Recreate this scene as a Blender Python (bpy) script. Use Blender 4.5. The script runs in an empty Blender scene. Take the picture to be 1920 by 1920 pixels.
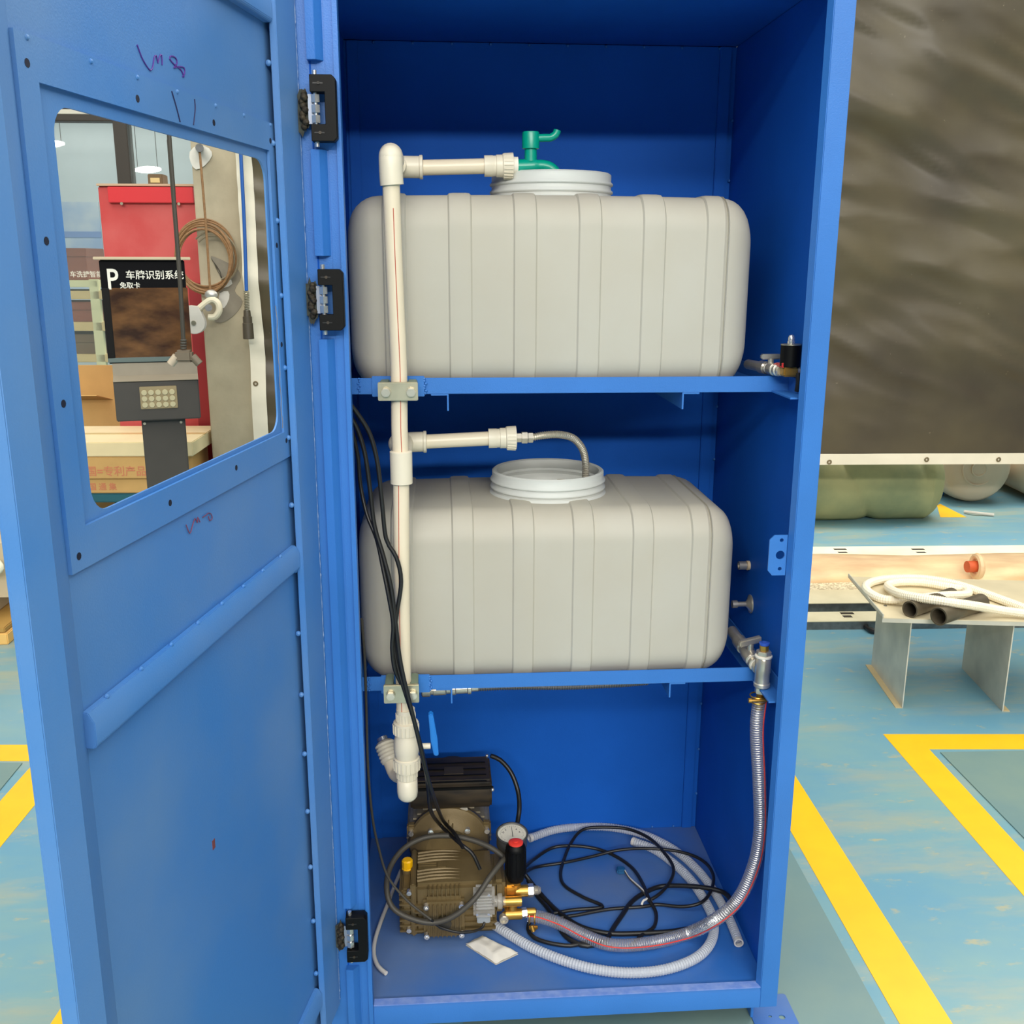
import bpy, bmesh, math, random
from mathutils import Vector, Matrix, noise
random.seed(7)
S = bpy.context.scene
COL = S.collection
PI = math.pi

# ------------------------------------------------------------------ camera
CAM = Vector((0.1559, -1.7443, 1.4796)); YAW, PIT, ROL = -0.0714, 0.2462, 0.0032
FPX = 1871.1                                    # focal length in pixels of a 1920 px frame
_f0 = Vector((-math.sin(YAW), math.cos(YAW), 0)); _r0 = Vector((math.cos(YAW), math.sin(YAW), 0)); _u0 = Vector((0, 0, 1))
FW = _f0*math.cos(PIT) - _u0*math.sin(PIT); _u = _u0*math.cos(PIT) + _f0*math.sin(PIT)
RT = _r0*math.cos(ROL) + _u*math.sin(ROL); UP = _u*math.cos(ROL) - _r0*math.sin(ROL)
cam = bpy.data.cameras.new('camera'); cam.sensor_width = 36; cam.lens = FPX/1920*36; cam.clip_end = 200
co = bpy.data.objects.new('camera', cam); COL.objects.link(co)
co.matrix_world = Matrix((RT, UP, -FW)).transposed().to_4x4(); co.location = CAM
S.camera = co

# ------------------------------------------------------------------ light
S.view_settings.view_transform = 'Standard'; S.view_settings.look = 'None'
S.view_settings.gamma = 1; S.view_settings.use_curve_mapping = False
S.view_settings.exposure = 0.08
W = bpy.data.worlds.new('hall_daylight'); S.world = W; W.use_nodes = True
W.node_tree.nodes['Background'].inputs[0].default_value = (1.0, 0.97, 0.92, 1)
W.node_tree.nodes['Background'].inputs[1].default_value = 0.15

def area(name, loc, target, sx, sy, power, color=(1, .96, .9)):
    l = bpy.data.lights.new(name, 'AREA'); l.shape = 'RECTANGLE'; l.size = sx; l.size_y = sy; l.energy = power; l.color = color
    o = bpy.data.objects.new(name, l); COL.objects.link(o); o.location = loc
    o.rotation_euler = (Vector(target)-Vector(loc)).to_track_quat('-Z', 'Y').to_euler()
area('hall_lamp_row_far', (1.5, -14.0, 6.3), (0.4, 0.3, 0.9), 9, .45, 950)
area('hall_lamp_row_near', (-1.5, -9.5, 6.3), (0.4, 0.3, 0.9), 7, .45, 300)
area('added_rear_fill', (4.2, 6.2, 6.3), (3.6, 4.0, 0), 7, 1.2, 520)  # unseen fill light, added to brighten the things behind the curtain
area('office_lamps', (-3.2, 7.2, 3.3), (-3.2, 7.2, 0), 2.2, 1.6, 60, (1, .99, .96))
area('hall_skylight', (1.0, -2.0, 6.45), (1.0, -2.0, 0), 14, 16, 1400)

# ------------------------------------------------------------------ pixel rays -> places (only to read sizes off the photograph)
def ray(x, y): return FW + RT*((x-960)/FPX) - UP*((y-960)/FPX)
def aY(x, y, Y): d = ray(x, y); return CAM + d*((Y-CAM.y)/d.y)
def aX(x, y, X): d = ray(x, y); return CAM + d*((X-CAM.x)/d.x)
def aZ(x, y, Z): d = ray(x, y); return CAM + d*((Z-CAM.z)/d.z)
FL = -0.10                                       # shop floor; z = 0 is the floor of the cabinet

# ------------------------------------------------------------------ materials
def lin(c):
    return tuple(((v/255)/12.92 if v/255 <= .04045 else ((v/255+.055)/1.055)**2.4) for v in c)
MATS = {}
def mat(name, rgb, rough=.5, metal=0., spec=.5, var=.0, vscale=8., bump=0., bscale=120., rgb2=None, trans=0., tr_rgb=None, alpha=1., emit=0., detail=4., stretch=None, coat=0.):
    if name in MATS: return MATS[name]
    m = bpy.data.materials.new(name); m.use_nodes = True; nt = m.node_tree; N = nt.nodes; L = nt.links
    b = N['Principled BSDF']; out = N['Material Output']
    c = lin(rgb)
    b.inputs['Base Color'].default_value = (*c, 1); b.inputs['Roughness'].default_value = rough
    b.inputs['Metallic'].default_value = metal; b.inputs['Specular IOR Level'].default_value = spec
    b.inputs['Coat Weight'].default_value = coat
    tc = N.new('ShaderNodeTexCoord'); src = tc.outputs['Object']
    if stretch:
        mp = N.new('ShaderNodeMapping'); mp.inputs['Scale'].default_value = stretch; L.new(src, mp.inputs[0]); src = mp.outputs[0]
    if var or rgb2:
        n = N.new('ShaderNodeTexNoise'); n.inputs['Scale'].default_value = vscale; n.inputs['Detail'].default_value = detail; L.new(src, n.inputs['Vector'])
        r = N.new('ShaderNodeValToRGB')
        c2 = lin(rgb2) if rgb2 else tuple(v*(1-var) for v in c)
        c1 = c if rgb2 else tuple(min(1, v*(1+var)) for v in c)
        r.color_ramp.elements[0].color = (*c2, 1); r.color_ramp.elements[1].color = (*c1, 1)
        r.color_ramp.elements[0].position = .35; r.color_ramp.elements[1].position = .65
        L.new(n.outputs[0], r.inputs[0]); L.new(r.outputs[0], b.inputs['Base Color'])
    if bump:
        n2 = N.new('ShaderNodeTexNoise'); n2.inputs['Scale'].default_value = bscale; n2.inputs['Detail'].default_value = 2; L.new(src, n2.inputs['Vector'])
        bp = N.new('ShaderNodeBump'); bp.inputs['Strength'].default_value = bump; bp.inputs['Distance'].default_value = .002
        L.new(n2.outputs[0], bp.inputs['Height']); L.new(bp.outputs[0], b.inputs['Normal'])
    if emit:
        b.inputs['Emission Color'].default_value = (*c, 1); b.inputs['Emission Strength'].default_value = emit
    last = b.outputs[0]
    if trans:
        t = N.new('ShaderNodeBsdfTranslucent'); t.inputs[0].default_value = (*lin(tr_rgb or rgb), 1)
        mx = N.new('ShaderNodeMixShader'); mx.inputs[0].default_value = trans; L.new(last, mx.inputs[1]); L.new(t.outputs[0], mx.inputs[2]); last = mx.outputs[0]
    if alpha < 1:
        t = N.new('ShaderNodeBsdfTransparent'); mx = N.new('ShaderNodeMixShader'); mx.inputs[0].default_value = alpha
        L.new(t.outputs[0], mx.inputs[1]); L.new(last, mx.inputs[2]); last = mx.outputs[0]
    L.new(last, out.inputs[0])
    MATS[name] = m; return m

BLUE = mat('blue_paint', (52, 114, 190), .42, spec=.4, var=.05, vscale=5, bump=.12, bscale=420)
BLUE_SHADE = mat('blue_paint_shade', (26, 92, 186), .55, spec=.08, var=.05, vscale=5, bump=.12, bscale=420)  # same cabinet paint, its colour deepened to stand for the interior shade
BLUE_DUST = mat('blue_paint_dusty', (44, 102, 178), .45, spec=.4, rgb2=(90, 116, 160), vscale=3.2, bump=.1, bscale=300, detail=8)
BLUE_DOOR = mat('blue_paint_door', (62, 124, 194), .42, spec=.45, rgb2=(94, 136, 188), vscale=2.6, bump=.1, bscale=400, detail=9)
TANK = mat('milky_polyethylene', (201, 197, 185), .5, spec=.3, rgb2=(195, 189, 174), vscale=3.5, detail=6, trans=.22, tr_rgb=(220, 220, 210))
TANKNECK = mat('neck_polyethylene', (222, 224, 218), .42, spec=.4, trans=.2, tr_rgb=(214, 220, 222))
PPR = mat('white_pipe_plastic', (226, 212, 186), .33, spec=.45, var=.02)
PPR_G = mat('white_fitting_plastic', (224, 214, 192), .36, spec=.45)
REDLINE = mat('red_line_print', (196, 92, 70), .5)
GREEN = mat('green_tap_plastic', (0, 150, 126), .3, spec=.5)
ZINC = mat('zinc_plate', (190, 182, 158), .36, metal=.9, var=.12, vscale=20)
ZINCW = mat('bright_zinc', (222, 222, 222), .25, metal=.85, var=.1, vscale=60)
STEEL = mat('nickel_steel', (206, 198, 182), .28, metal=.7, var=.08, vscale=30)
STEEL_D = mat('worn_steel', (120, 120, 118), .4, metal=.8, var=.2, vscale=30)
BRASS = mat('brass', (196, 152, 74), .32, metal=.85, var=.1, vscale=40)
BLACKP = mat('black_plastic', (10, 9, 8), .5, spec=.18)
BLACKC = mat('black_cable_sheath', (26, 25, 24), .4, spec=.5)
GREYC = mat('grey_black_cable_sheath', (70, 66, 58), .5, spec=.4)
BLACKDUST = mat('black_plastic_dusty', (30, 26, 21), .55, rgb2=(66, 54, 38), vscale=22, detail=6, stretch=(.5, 2, 2))
PUMP = mat('bronze_brown_casting', (112, 95, 62), .5, metal=.25, spec=.45, var=.12, vscale=16, bump=.15, bscale=300)
PUMP_D = mat('dark_casting', (70, 64, 50), .5, metal=.3, var=.1, vscale=16)
ALU = mat('cast_aluminium', (168, 158, 136), .45, metal=.6, var=.15, vscale=30)
YELLOW = mat('yellow_plastic', (240, 180, 8), .35)
REDP = mat('red_plastic', (226, 62, 50), .35)
BLUEP = mat('blue_plastic', (30, 120, 205), .35)
BLUERING = mat('blue_ring_plastic', (52, 92, 190), .35)
CLEAR = mat('clear_plastic', (225, 222, 214), .1, spec=.8, alpha=.22)
HOSECLR = mat('clear_hose_vinyl', (190, 186, 192), .12, spec=.7, alpha=.20)
HOSEW = mat('translucent_white_hose', (214, 218, 224), .4, spec=.4, alpha=.72, trans=.2)
TUBEW = mat('white_tube', (206, 202, 194), .4)
PAPER = mat('white_paper', (214, 208, 196), .8, bump=.3, bscale=60)
GLASSDIAL = mat('gauge_dial', (214, 208, 192), .4)
BURNT = mat('burnt_weld', (34, 28, 20), .7, metal=.3, rgb2=(70, 60, 44), vscale=160, bump=.8, bscale=260)
DARKHOLE = mat('dark_hole', (8, 14, 40), .8)
PURPLE = mat('purple_marker_ink', (84, 46, 140), .6)
MAROON = mat('maroon_marker_ink', (120, 60, 90), .6)
DARKINK = mat('dark_marker_ink', (40, 36, 80), .6)
RED_WIRE = mat('red_wire', (210, 44, 40), .4)
SEALTAPE = mat('white_thread_tape', (232, 226, 212), .6)

# ------------------------------------------------------------------ mesh builder
class MB:
    def __init__(s): s.v = []; s.f = []
    def add(s, vs, fs):
        o = len(s.v); s.v += [Vector(p) for p in vs]; s.f += [tuple(i+o for i in q) for q in fs]; return s
    def box(s, x0, x1, y0, y1, z0, z1, T=None):
        vs = [(x, y, z) for x in (x0, x1) for y in (y0, y1) for z in (z0, z1)]
        if T: vs = [T(*p) for p in vs]
        return s.add(vs, [(0, 1, 3, 2), (4, 6, 7, 5), (0, 4, 5, 1), (2, 3, 7, 6), (0, 2, 6, 4), (1, 5, 7, 3)])
    def prism(s, poly, a, b, T):                 # poly in 2-D, swept from a to b; T(p, q, h) -> world
        n = len(poly); vs = [T(p, q, a) for p, q in poly]+[T(p, q, b) for p, q in poly]
        return s.add(vs, [tuple(range(n-1, -1, -1)), tuple(range(n, 2*n))]+[(i, (i+1) % n, n+(i+1) % n, n+i) for i in range(n)])
    def tube(s, pts, r, n=10, caps=True, closed=False):
        pts = [Vector(p) for p in pts]; m = len(pts)
        rr = r if callable(r) else (lambda i: r)
        tang = []
        for i in range(m):
            a = pts[(i-1) % m] if closed or i else pts[0]; b = pts[(i+1) % m] if closed or i < m-1 else pts[-1]
            t = b-a; tang.append(t.normalized() if t.length > 1e-9 else Vector((0, 0, 1)))
        t = tang[0]; u = t.cross(Vector((0, 0, 1)) if abs(t.z) < .9 else Vector((1, 0, 0))).normalized()
        vs = []
        for i in range(m):
            t = tang[i]; u = (u-t*u.dot(t)).normalized(); w = t.cross(u)
            for k in range(n):
                a = 2*PI*k/n; vs.append(pts[i]+(u*math.cos(a)+w*math.sin(a))*rr(i))
        fs = []
        for i in range(m if closed else m-1):
            j = (i+1) % m
            for k in range(n): fs.append((i*n+k, i*n+(k+1) % n, j*n+(k+1) % n, j*n+k))
        if caps and not closed: fs += [tuple(range(n-1, -1, -1)), tuple((m-1)*n+k for k in range(n))]
        return s.add(vs, fs)
    def cyl(s, a, b, r, r2=None, n=20): 
        r2 = r if r2 is None else r2
        return s.tube([a, b], lambda i: (r, r2)[i], n)
    def lathe(s, prof, o, d, n=24, closed=False): # prof: (radius, height along d)
        o = Vector(o); d = Vector(d).normalized(); u = d.cross(Vector((0, 0, 1)) if abs(d.z) < .9 else Vector((1, 0, 0))).normalized(); w = d.cross(u)
        vs = []; m = len(prof)
        for r, h in prof:
            for k in range(n): a = 2*PI*k/n; vs.append(o+d*h+(u*math.cos(a)+w*math.sin(a))*max(r, 1e-5))
        fs = []
        for i in range(m if closed else m-1):
            j = (i+1) % m
            for k in range(n): fs.append((i*n+k, i*n+(k+1) % n, j*n+(k+1) % n, j*n+k))
        if not closed: fs += [tuple(range(n-1, -1, -1)), tuple((m-1)*n+k for k in range(n))]
        return s.add(vs, fs)
    def hexnut(s, a, b, r): return s.tube([a, b], r, 6)
    def ball(s, c, r, n=14, sc=(1, 1, 1)):
        c = Vector(c); vs = []; m = max(6, n//2)
        for i in range(1, m):
            th = PI*i/m
            for k in range(n): a = 2*PI*k/n; vs.append(c+Vector((math.sin(th)*math.cos(a)*r*sc[0], math.sin(th)*math.sin(a)*r*sc[1], math.cos(th)*r*sc[2])))
        t = len(vs); vs += [c+Vector((0, 0, r*sc[2])), c-Vector((0, 0, r*sc[2]))]
        fs = [(t, k, (k+1) % n) for k in range(n)]+[(t+1, (m-2)*n+(k+1) % n, (m-2)*n+k) for k in range(n)]
        for i in range(m-2):
            for k in range(n): fs.append((i*n+k, (i+1)*n+k, (i+1)*n+(k+1) % n, i*n+(k+1) % n))
        return s.add(vs, fs)
    def grid(s, fn, nu, nv):
        vs = [fn(i/nu, j/nv) for i in range(nu+1) for j in range(nv+1)]
        return s.add(vs, [(i*(nv+1)+j, (i+1)*(nv+1)+j, (i+1)*(nv+1)+j+1, i*(nv+1)+j+1) for i in range(nu) for j in range(nv)])
    def build(s, name, m, parent=None, bev=0, smooth=35, seg=2):
        me = bpy.data.meshes.new(name); base = wloc(parent) if parent else Vector((0, 0, 0))
        me.from_pydata([tuple(p-base) for p in s.v], [], s.f)
        bm = bmesh.new(); bm.from_mesh(me)
        bmesh.ops.recalc_face_normals(bm, faces=bm.faces)
        if bev: bmesh.ops.bevel(bm, geom=[e for e in bm.edges if len(e.link_faces) == 2 and e.calc_face_angle(0) > .6], offset=bev, segments=seg, affect='EDGES', clamp_overlap=True)
        bm.to_mesh(me); bm.free()
        return link(me, name, m, parent, smooth)
def wloc(o):
    v = Vector((0, 0, 0))
    while o: v += o.location; o = o.parent
    return v
def link(me, name, m, parent=None, smooth=35):
    if m and not me.materials: me.materials.append(m)
    if smooth and len(me.polygons):
        me.shade_smooth(); me.set_sharp_from_angle(angle=math.radians(smooth))
    o = bpy.data.objects.new(name, me); COL.objects.link(o); o.parent = parent
    return o
def thing(name, label, cat, loc, group=None):
    o = bpy.data.objects.new(name, None); COL.objects.link(o); o.location = loc; o.empty_display_size = .05
    return tag(o, label, cat, group)
def tag(o, label, cat, group=None):
    o['label'] = label; o['category'] = cat
    if group: o['group'] = group
    return o
def struct(o): o['kind'] = 'structure'; return o
def stuff(o): o['kind'] = 'stuff'; return o
def note(o, label): o['label'] = label; return o

def spline(pts, step=.012, closed=False):          # Catmull-Rom through the points, evenly resampled
    P = [Vector(p) for p in pts]; out = []
    n = len(P)
    for i in range(n if closed else n-1):
        p0 = P[(i-1) % n] if closed or i else P[0]*2-P[1]; p1 = P[i]; p2 = P[(i+1) % n]; p3 = P[(i+2) % n] if closed or i < n-2 else P[-1]*2-P[-2]
        k = max(2, int((p2-p1).length/step))
        for j in range(k):
            t = j/k; out.append(.5*((2*p1)+(p2-p0)*t+(2*p0-5*p1+4*p2-p3)*t*t+(3*p1-p0-3*p2+p3)*t**3))
    if not closed: out.append(P[-1])
    return out
def resample(pts, step):
    out = [pts[0].copy()]; acc = 0.
    for a, b in zip(pts, pts[1:]):
        L = (b-a).length; d = step-acc
        while d <= L: out.append(a+(b-a)*(d/L)); d += step
        acc = L-(d-step)
    return out
def plate(outer, holes, T, th, name, m, parent, smooth=30):   # flat plate with holes: outline polygons in (a, b); T(a, b, h) -> world
    cu = bpy.data.curves.new('c', 'CURVE'); cu.dimensions = '2D'; cu.fill_mode = 'BOTH'; cu.extrude = th/2
    for poly in [outer]+holes:
        sp = cu.splines.new('POLY'); sp.points.add(len(poly)-1); sp.use_cyclic_u = True
        for p, q in zip(sp.points, poly): p.co = (q[0], q[1], 0, 1)
    ob = bpy.data.objects.new('c', cu); COL.objects.link(ob)
    me = bpy.data.meshes.new_from_object(ob.evaluated_get(bpy.context.evaluated_depsgraph_get()))
    bpy.data.objects.remove(ob); bpy.data.curves.remove(cu)
    base = wloc(parent) if parent else Vector((0, 0, 0))
    for v in me.vertices: v.co = Vector(T(v.co.x, v.co.y, v.co.z))-base
    me.materials.clear(); me.name = name
    bm = bmesh.new(); bm.from_mesh(me); bmesh.ops.remove_doubles(bm, verts=bm.verts, dist=1e-5); bmesh.ops.recalc_face_normals(bm, faces=bm.faces); bm.to_mesh(me); bm.free()
    return link(me, name, m, parent, smooth)
def circ(x, y, r, n=20): return [(x+r*math.cos(2*PI*k/n), y+r*math.sin(2*PI*k/n)) for k in range(n)]
def rrect(x0, x1, y0, y1, r, n=6):
    o = []
    for cx, cy, a in ((x1-r, y1-r, 0), (x0+r, y1-r, PI/2), (x0+r, y0+r, PI), (x1-r, y0+r, 1.5*PI)):
        o += [(cx+r*math.cos(a+PI/2*k/n), cy+r*math.sin(a+PI/2*k/n)) for k in range(n+1)]
    return o
def text(body, size, T, th, name, m, parent, sx=1.):          # lettering as a thin mesh; T(a, b, h) -> world
    cu = bpy.data.curves.new('t', 'FONT'); cu.body = body; cu.size = size; cu.extrude = th; cu.resolution_u = 3; cu.offset = size*.012
    ob = bpy.data.objects.new('t', cu); COL.objects.link(ob)
    me = bpy.data.meshes.new_from_object(ob.evaluated_get(bpy.context.evaluated_depsgraph_get()))
    bpy.data.objects.remove(ob); bpy.data.curves.remove(cu)
    base = wloc(parent) if parent else Vector((0, 0, 0))
    for v in me.vertices: v.co = Vector(T(v.co.x*sx, v.co.y, v.co.z))-base
    me.materials.clear(); me.name = name
    return link(me, name, m, parent, 0)
XYZ = lambda a, b, h: Vector((a, b, h))

# ================================================================== THE HALL
ROOM = math.radians(-2.0)
_c, _s = math.cos(ROOM), math.sin(ROOM)
def rm(x, y, z): return Vector((x*_c-y*_s, x*_s+y*_c, z))      # room axes -> world
def rinv(p): return (p.x*_c+p.y*_s, -p.x*_s+p.y*_c)

def floor_mat():
    m = bpy.data.materials.new('worn_blue_floor_paint'); m.use_nodes = True; nt = m.node_tree; N = nt.nodes; L = nt.links; b = N['Principled BSDF']
    tc = N.new('ShaderNodeTexCoord')
    def nz(scale, det, st=(1, 1, 1)):
        mp = N.new('ShaderNodeMapping'); mp.inputs['Scale'].default_value = st; L.new(tc.outputs['Object'], mp.inputs[0])
        n = N.new('ShaderNodeTexNoise'); n.inputs['Scale'].default_value = scale; n.inputs['Detail'].default_value = det; n.inputs['Roughness'].default_value = .65; L.new(mp.outputs[0], n.inputs['Vector']); return n.outputs[0]
    def ramp(x, p0, c0, p1, c1):
        r = N.new('ShaderNodeValToRGB'); e = r.color_ramp.elements; e[0].position = p0; e[0].color = (*c0, 1); e[1].position = p1; e[1].color = (*c1, 1); L.new(x, r.inputs[0]); return r.outputs[0]
    def mix(f, a, c):
        x = N.new('ShaderNodeMixRGB'); L.new(f, x.inputs[0]); L.new(a, x.inputs[1]); L.new(c, x.inputs[2]); return x.outputs[0]
    base = ramp(nz(1.1, 5, (1, 1.6, 1)), .38, lin((98, 148, 170)), .62, lin((118, 156, 160)))
    v = N.new('ShaderNodeRGB'); v.outputs[0].default_value = (*lin((168, 162, 128)), 1)
    f1 = ramp(nz(1.7, 10, (.6, 2.4, 1)), .50, (0, 0, 0), .70, (.8, .8, .8))
    f2 = ramp(nz(14, 12, (.8, 1.6, 1)), .60, (0, 0, 0), .70, (.8, .8, .8))
    c = mix(f2, mix(f1, base, v.outputs[0]), v.outputs[0])
    L.new(c, b.inputs['Base Color']); b.inputs['Roughness'].default_value = .38; b.inputs['Specular IOR Level'].default_value = .4
    return m
FLOORM = floor_mat()
struct(MB().box(-16, 16, -18, 16, 6.6, 6.7).build('ceiling', mat('hall_ceiling', (200, 200, 196), .8), None, smooth=0))
floor = struct(MB().box(-16, 16, -18, 16, FL-.1, FL).build('floor', FLOORM, None, smooth=0))
LINEY = mat('yellow_line_paint', (244, 184, 8), .45, var=.03, vscale=12)
PITM = mat('grey_green_plate_paint', (98, 130, 134), .45, rgb2=(116, 140, 132), vscale=3, bump=.15, bscale=60, detail=8)
def fpoly(px, name, m, h, z0=FL):                    # a thin flat piece lying on the floor
    P = [aZ(x, y, FL) for x, y in px] if not isinstance(px[0], Vector) else px
    return MB().prism([(p.x, p.y) for p in P], z0, z0+h, XYZ).build(name, m, floor, smooth=0)
def ground(x, y): return aZ(x, y, FL)
# right-hand lane box: an L of yellow line round a plate, and a second stripe
d1 = (ground(1915, 1675)-ground(1656, 1377)).normalized(); a = ground(1656, 1377)
fpoly([a, ground(1742, 1405), ground(1742, 1404)+(ground(1920, 1597)-ground(1742, 1404)).normalized()*2.6, a+d1*2.6], 'yellow_line', LINEY, .0012)
b = ground(1920, 1377)+(ground(1920, 1377)-a).normalized()*2.0; c2 = ground(1742, 1405)
fpoly([a, b, c2+(ground(1920, 1405)-c2).normalized()*2.4, c2], 'yellow_line', LINEY, .0011)
e1 = ground(1491, 1455); d2 = (ground(1786, 1920)-e1).normalized(); w0 = ground(1645, 1700)-ground(1553, 1700)
w0 = ground(1561, 1700)-ground(1645, 1700)
fpoly([e1-d2*.8, e1+d2*2.6, e1+d2*2.6+w0, e1-d2*.8+w0], 'yellow_line', LINEY, .0012)
p0 = ground(1763, 1412); dd = (ground(1920, 1573)-p0).normalized()
fpoly([p0, p0+dd*2.4, p0+dd*2.4+Vector((1.2, -.04, 0)), p0+Vector((1.2, -.04, 0))], 'floor_plate', PITM, .004)
q0 = e1+w0*1.28
fpoly([q0-d2*1.2, q0+d2*2.4, q0+d2*2.4-Vector((.9, -.03, 0)), q0-d2*1.2-Vector((.9, -.03, 0))], 'floor_plate', PITM, .003)
# left-hand lane box
L0 = ground(0, 1397); L1 = ground(55, 1397); dl = (L1-L0).normalized()
fpoly([L0-dl*1.6, L1+dl*.7, ground(55, 1427)+dl*.6, ground(0, 1427)-dl*1.6], 'yellow_line', LINEY, .0011)
k0 = ground(55, 1441); k1 = ground(0, 1503); dk = (k1-k0).normalized(); wk = ground(65, 1510)-k0
fpoly([k0-dk*.2, k0+dk*2.2, k0+dk*2.2+wk, k0-dk*.2+wk], 'yellow_line', LINEY, .0012)
m0 = ground(42, 1432); m1 = ground(0, 1483); dm = (m1-m0).normalized()
fpoly([m0, m0+dm*1.8, m0+dm*1.8-dl*1.0, m0-dl*1.0], 'floor_plate', PITM, .004)
n0 = ground(118, 1885); n1 = ground(95, 1920)
fpoly([n0, n0+Vector((.12, -.0, 0)), n0+Vector((.12, -1.2, 0)), n1+Vector((-.03, -1.1, 0)), n1], 'yellow_line', LINEY, .0011)
fpoly([(1763, 970), (1812, 970), (1763, 945), (1757, 948)], 'yellow_line', LINEY, .0012)

# ---- office behind the glass (seen through the door window)
OFFW = mat('pale_office_wall', (196, 208, 208), .6, var=.03, vscale=2)
wall = struct(MB().box(-6.5, 6.5, 9.0, 9.1, FL, 4.2, rm).build('wall_back', OFFW, smooth=0))
mb = MB()
for i in range(6): mb.box(-6.5, 6.5, 5.4+i*.62, 5.52+i*.62, 3.35, 3.55, rm)
ceil = struct(MB().box(-6.5, -.9, 5.2, 9.0, 3.55, 3.6, rm).build('ceiling', mat('office_ceiling', (206, 204, 192), .7), smooth=0))
for i in range(4):
    MB().box(-6.5, -.9, 5.9+i*.85, 6.05+i*.85, 3.33, 3.549, rm).build('beam', mat('grey_beam', (150, 158, 152), .6), ceil, smooth=0)
LAMPM = mat('lit_tube', (255, 252, 245), .5, emit=7)
for i, (x, y, z, lab) in enumerate(((*rinv(aY(96, 268, 7.0)), aY(96, 270, 7.0).z, 'glowing white lamp hanging in the office, left of the dark mullion'), (*rinv(aY(277, 318, 7.0)), aY(277, 318, 7.0).z, 'glowing white lamp hanging in the office, right of the dark mullion'))):
    t = thing('hanging_lamp', lab, 'lamp', rm(x, y, z), 'office lamps')
    MB().lathe([(.0, -.13), (.012, -.12), (.024, -.06), (.028, 0), (.024, .06), (.012, .12), (0, .13)], rm(x, y, z), rm(1, -.35, 0)-rm(0, 0, 0), 12).build('tube', LAMPM, t)
    MB().cyl(rm(x-.08, y, z+.02), rm(x-.08, y, 3.55), .003, n=6).cyl(rm(x+.08, y, z+.02), rm(x+.08, y, 3.55), .003, n=6).build('hanger', STEEL_D, t)
PART_Y = 5.0
GL = mat('tinted_glass', (190, 208, 206), .04, spec=.5, alpha=.07)
DKFRAME = mat('dark_bronze_frame', (58, 52, 44), .45)
part = bpy.data.objects.new('window_1', None); COL.objects.link(part); part.location = rm(-2.2, PART_Y, .7); struct(part)
MB().box(-5.5, -.95, PART_Y-.006, PART_Y+.006, .76, 3.2, rm).build('pane', GL, part, smooth=0)
x = rinv(aY(228, 300, PART_Y))[0]
MB().box(x-.043, x+.043, PART_Y-.05, PART_Y+.05, .74, 3.2, rm).build('mullion', DKFRAME, part, bev=.004)
z = aY(110, 219, PART_Y).z
MB().box(-5.5, -.95, PART_Y-.05, PART_Y+.05, z-.02, z+.02, rm).build('transom', DKFRAME, part, bev=.004)
z2 = aY(110, 213, PART_Y).z
MB().box(-5.5, -.95, PART_Y-.05, PART_Y+.05, z2, z2+.03, rm).build('transom', mat('light_trim', (210, 206, 190), .5), part, bev=.004)
MB().box(-5.5, -.95, PART_Y-.03, PART_Y+.03, z2+.03, 3.2, rm).build('blind', mat('dark_blind', (30, 28, 34), .7), part, smooth=0)
note(MB().box(-5.5, -.95, PART_Y-.06, PART_Y+.06, .70, .76, rm).build('sill', mat('white_sill', (216, 212, 196), .5), part, bev=.004), 'white window sill')
struct(MB().box(-5.5, -.95, PART_Y-.05, PART_Y+.05, FL, .70, rm).build('wall_partition', mat('knee_wall', (200, 198, 180), .6), smooth=0))
text('洗捷 车洗捷智能', .042, lambda a, b, h: rm(rinv(aY(94, 517, PART_Y))[0]+a, PART_Y-.009-h, aY(100, 519, PART_Y).z+b), .001, 'lettering', mat('white_letters', (226, 222, 206), .5), part)

# shelf rack in the office, with cartons
rk = thing('shelf_rack', 'cream steel shelf rack behind the office glass', 'shelf', rm(-2.9, 6.0, FL))
RKM = mat('cream_rack_steel', (214, 216, 170), .5); BRD = mat('beige_shelf_board', (204, 184, 130), .55, var=.05)
RY = 6.0
xr = rinv(aY(178, 600, RY))[0]
for xx in (xr-.01, xr-1.5):
    for yy in (RY, RY+.5): MB().box(xx-.035, xx+.035, yy-.02, yy+.02, FL, aY(170, 524, RY).z, rm).build('post', RKM, rk, bev=.003)
shz = []
for ya, yb in ((546, 562), (605, 622), (666, 681)):
    za, zb = aY(150, ya, RY).z, aY(150, yb, RY).z; shz.append(za)
    MB().box(xr-1.5, xr+.14, RY-.02, RY+.5, zb, za, rm).build('shelf_board', BRD, rk, bev=.004)
zt = aY(150, 526, RY).z
MB().box(xr-1.5, xr+.02, RY-.02, RY+.5, zt-.05, zt, rm).build('shelf_board', RKM, rk, bev=.004)
BRN = mat('brown_box_card', (134, 80, 62), .7, var=.08, vscale=3); BRN2 = mat('olive_box_card', (104, 86, 62), .7, var=.08, vscale=3)
zc = [(zt, aY(140, 466, RY).z, 165, BRN, 'brown box on the rack top behind the white lettering'), (shz[1], aY(150, 568, RY).z, 173, BRN, 'brown box on the middle board of the cream rack'), (shz[2], aY(150, 630, RY).z, 183, BRN2, 'olive brown box on the lowest board of the cream rack')]
for za, zb, px, m_, lab in zc:
    x1 = rinv(aY(px, 600, RY+.04))[0]
    t = thing('storage_box', lab, 'box', rm(x1-.3, RY+.2, za), 'boxes on the office rack')
    MB().box(x1-.62, x1, RY+.03, RY+.4, za, zb, rm).build('carton_body', m_, t, bev=.004)
    MB().box(x1-.625, x1+.004, RY+.026, RY+.404, zb-.06, zb+.004, rm).build('lid', m_, t, bev=.004)
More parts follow.
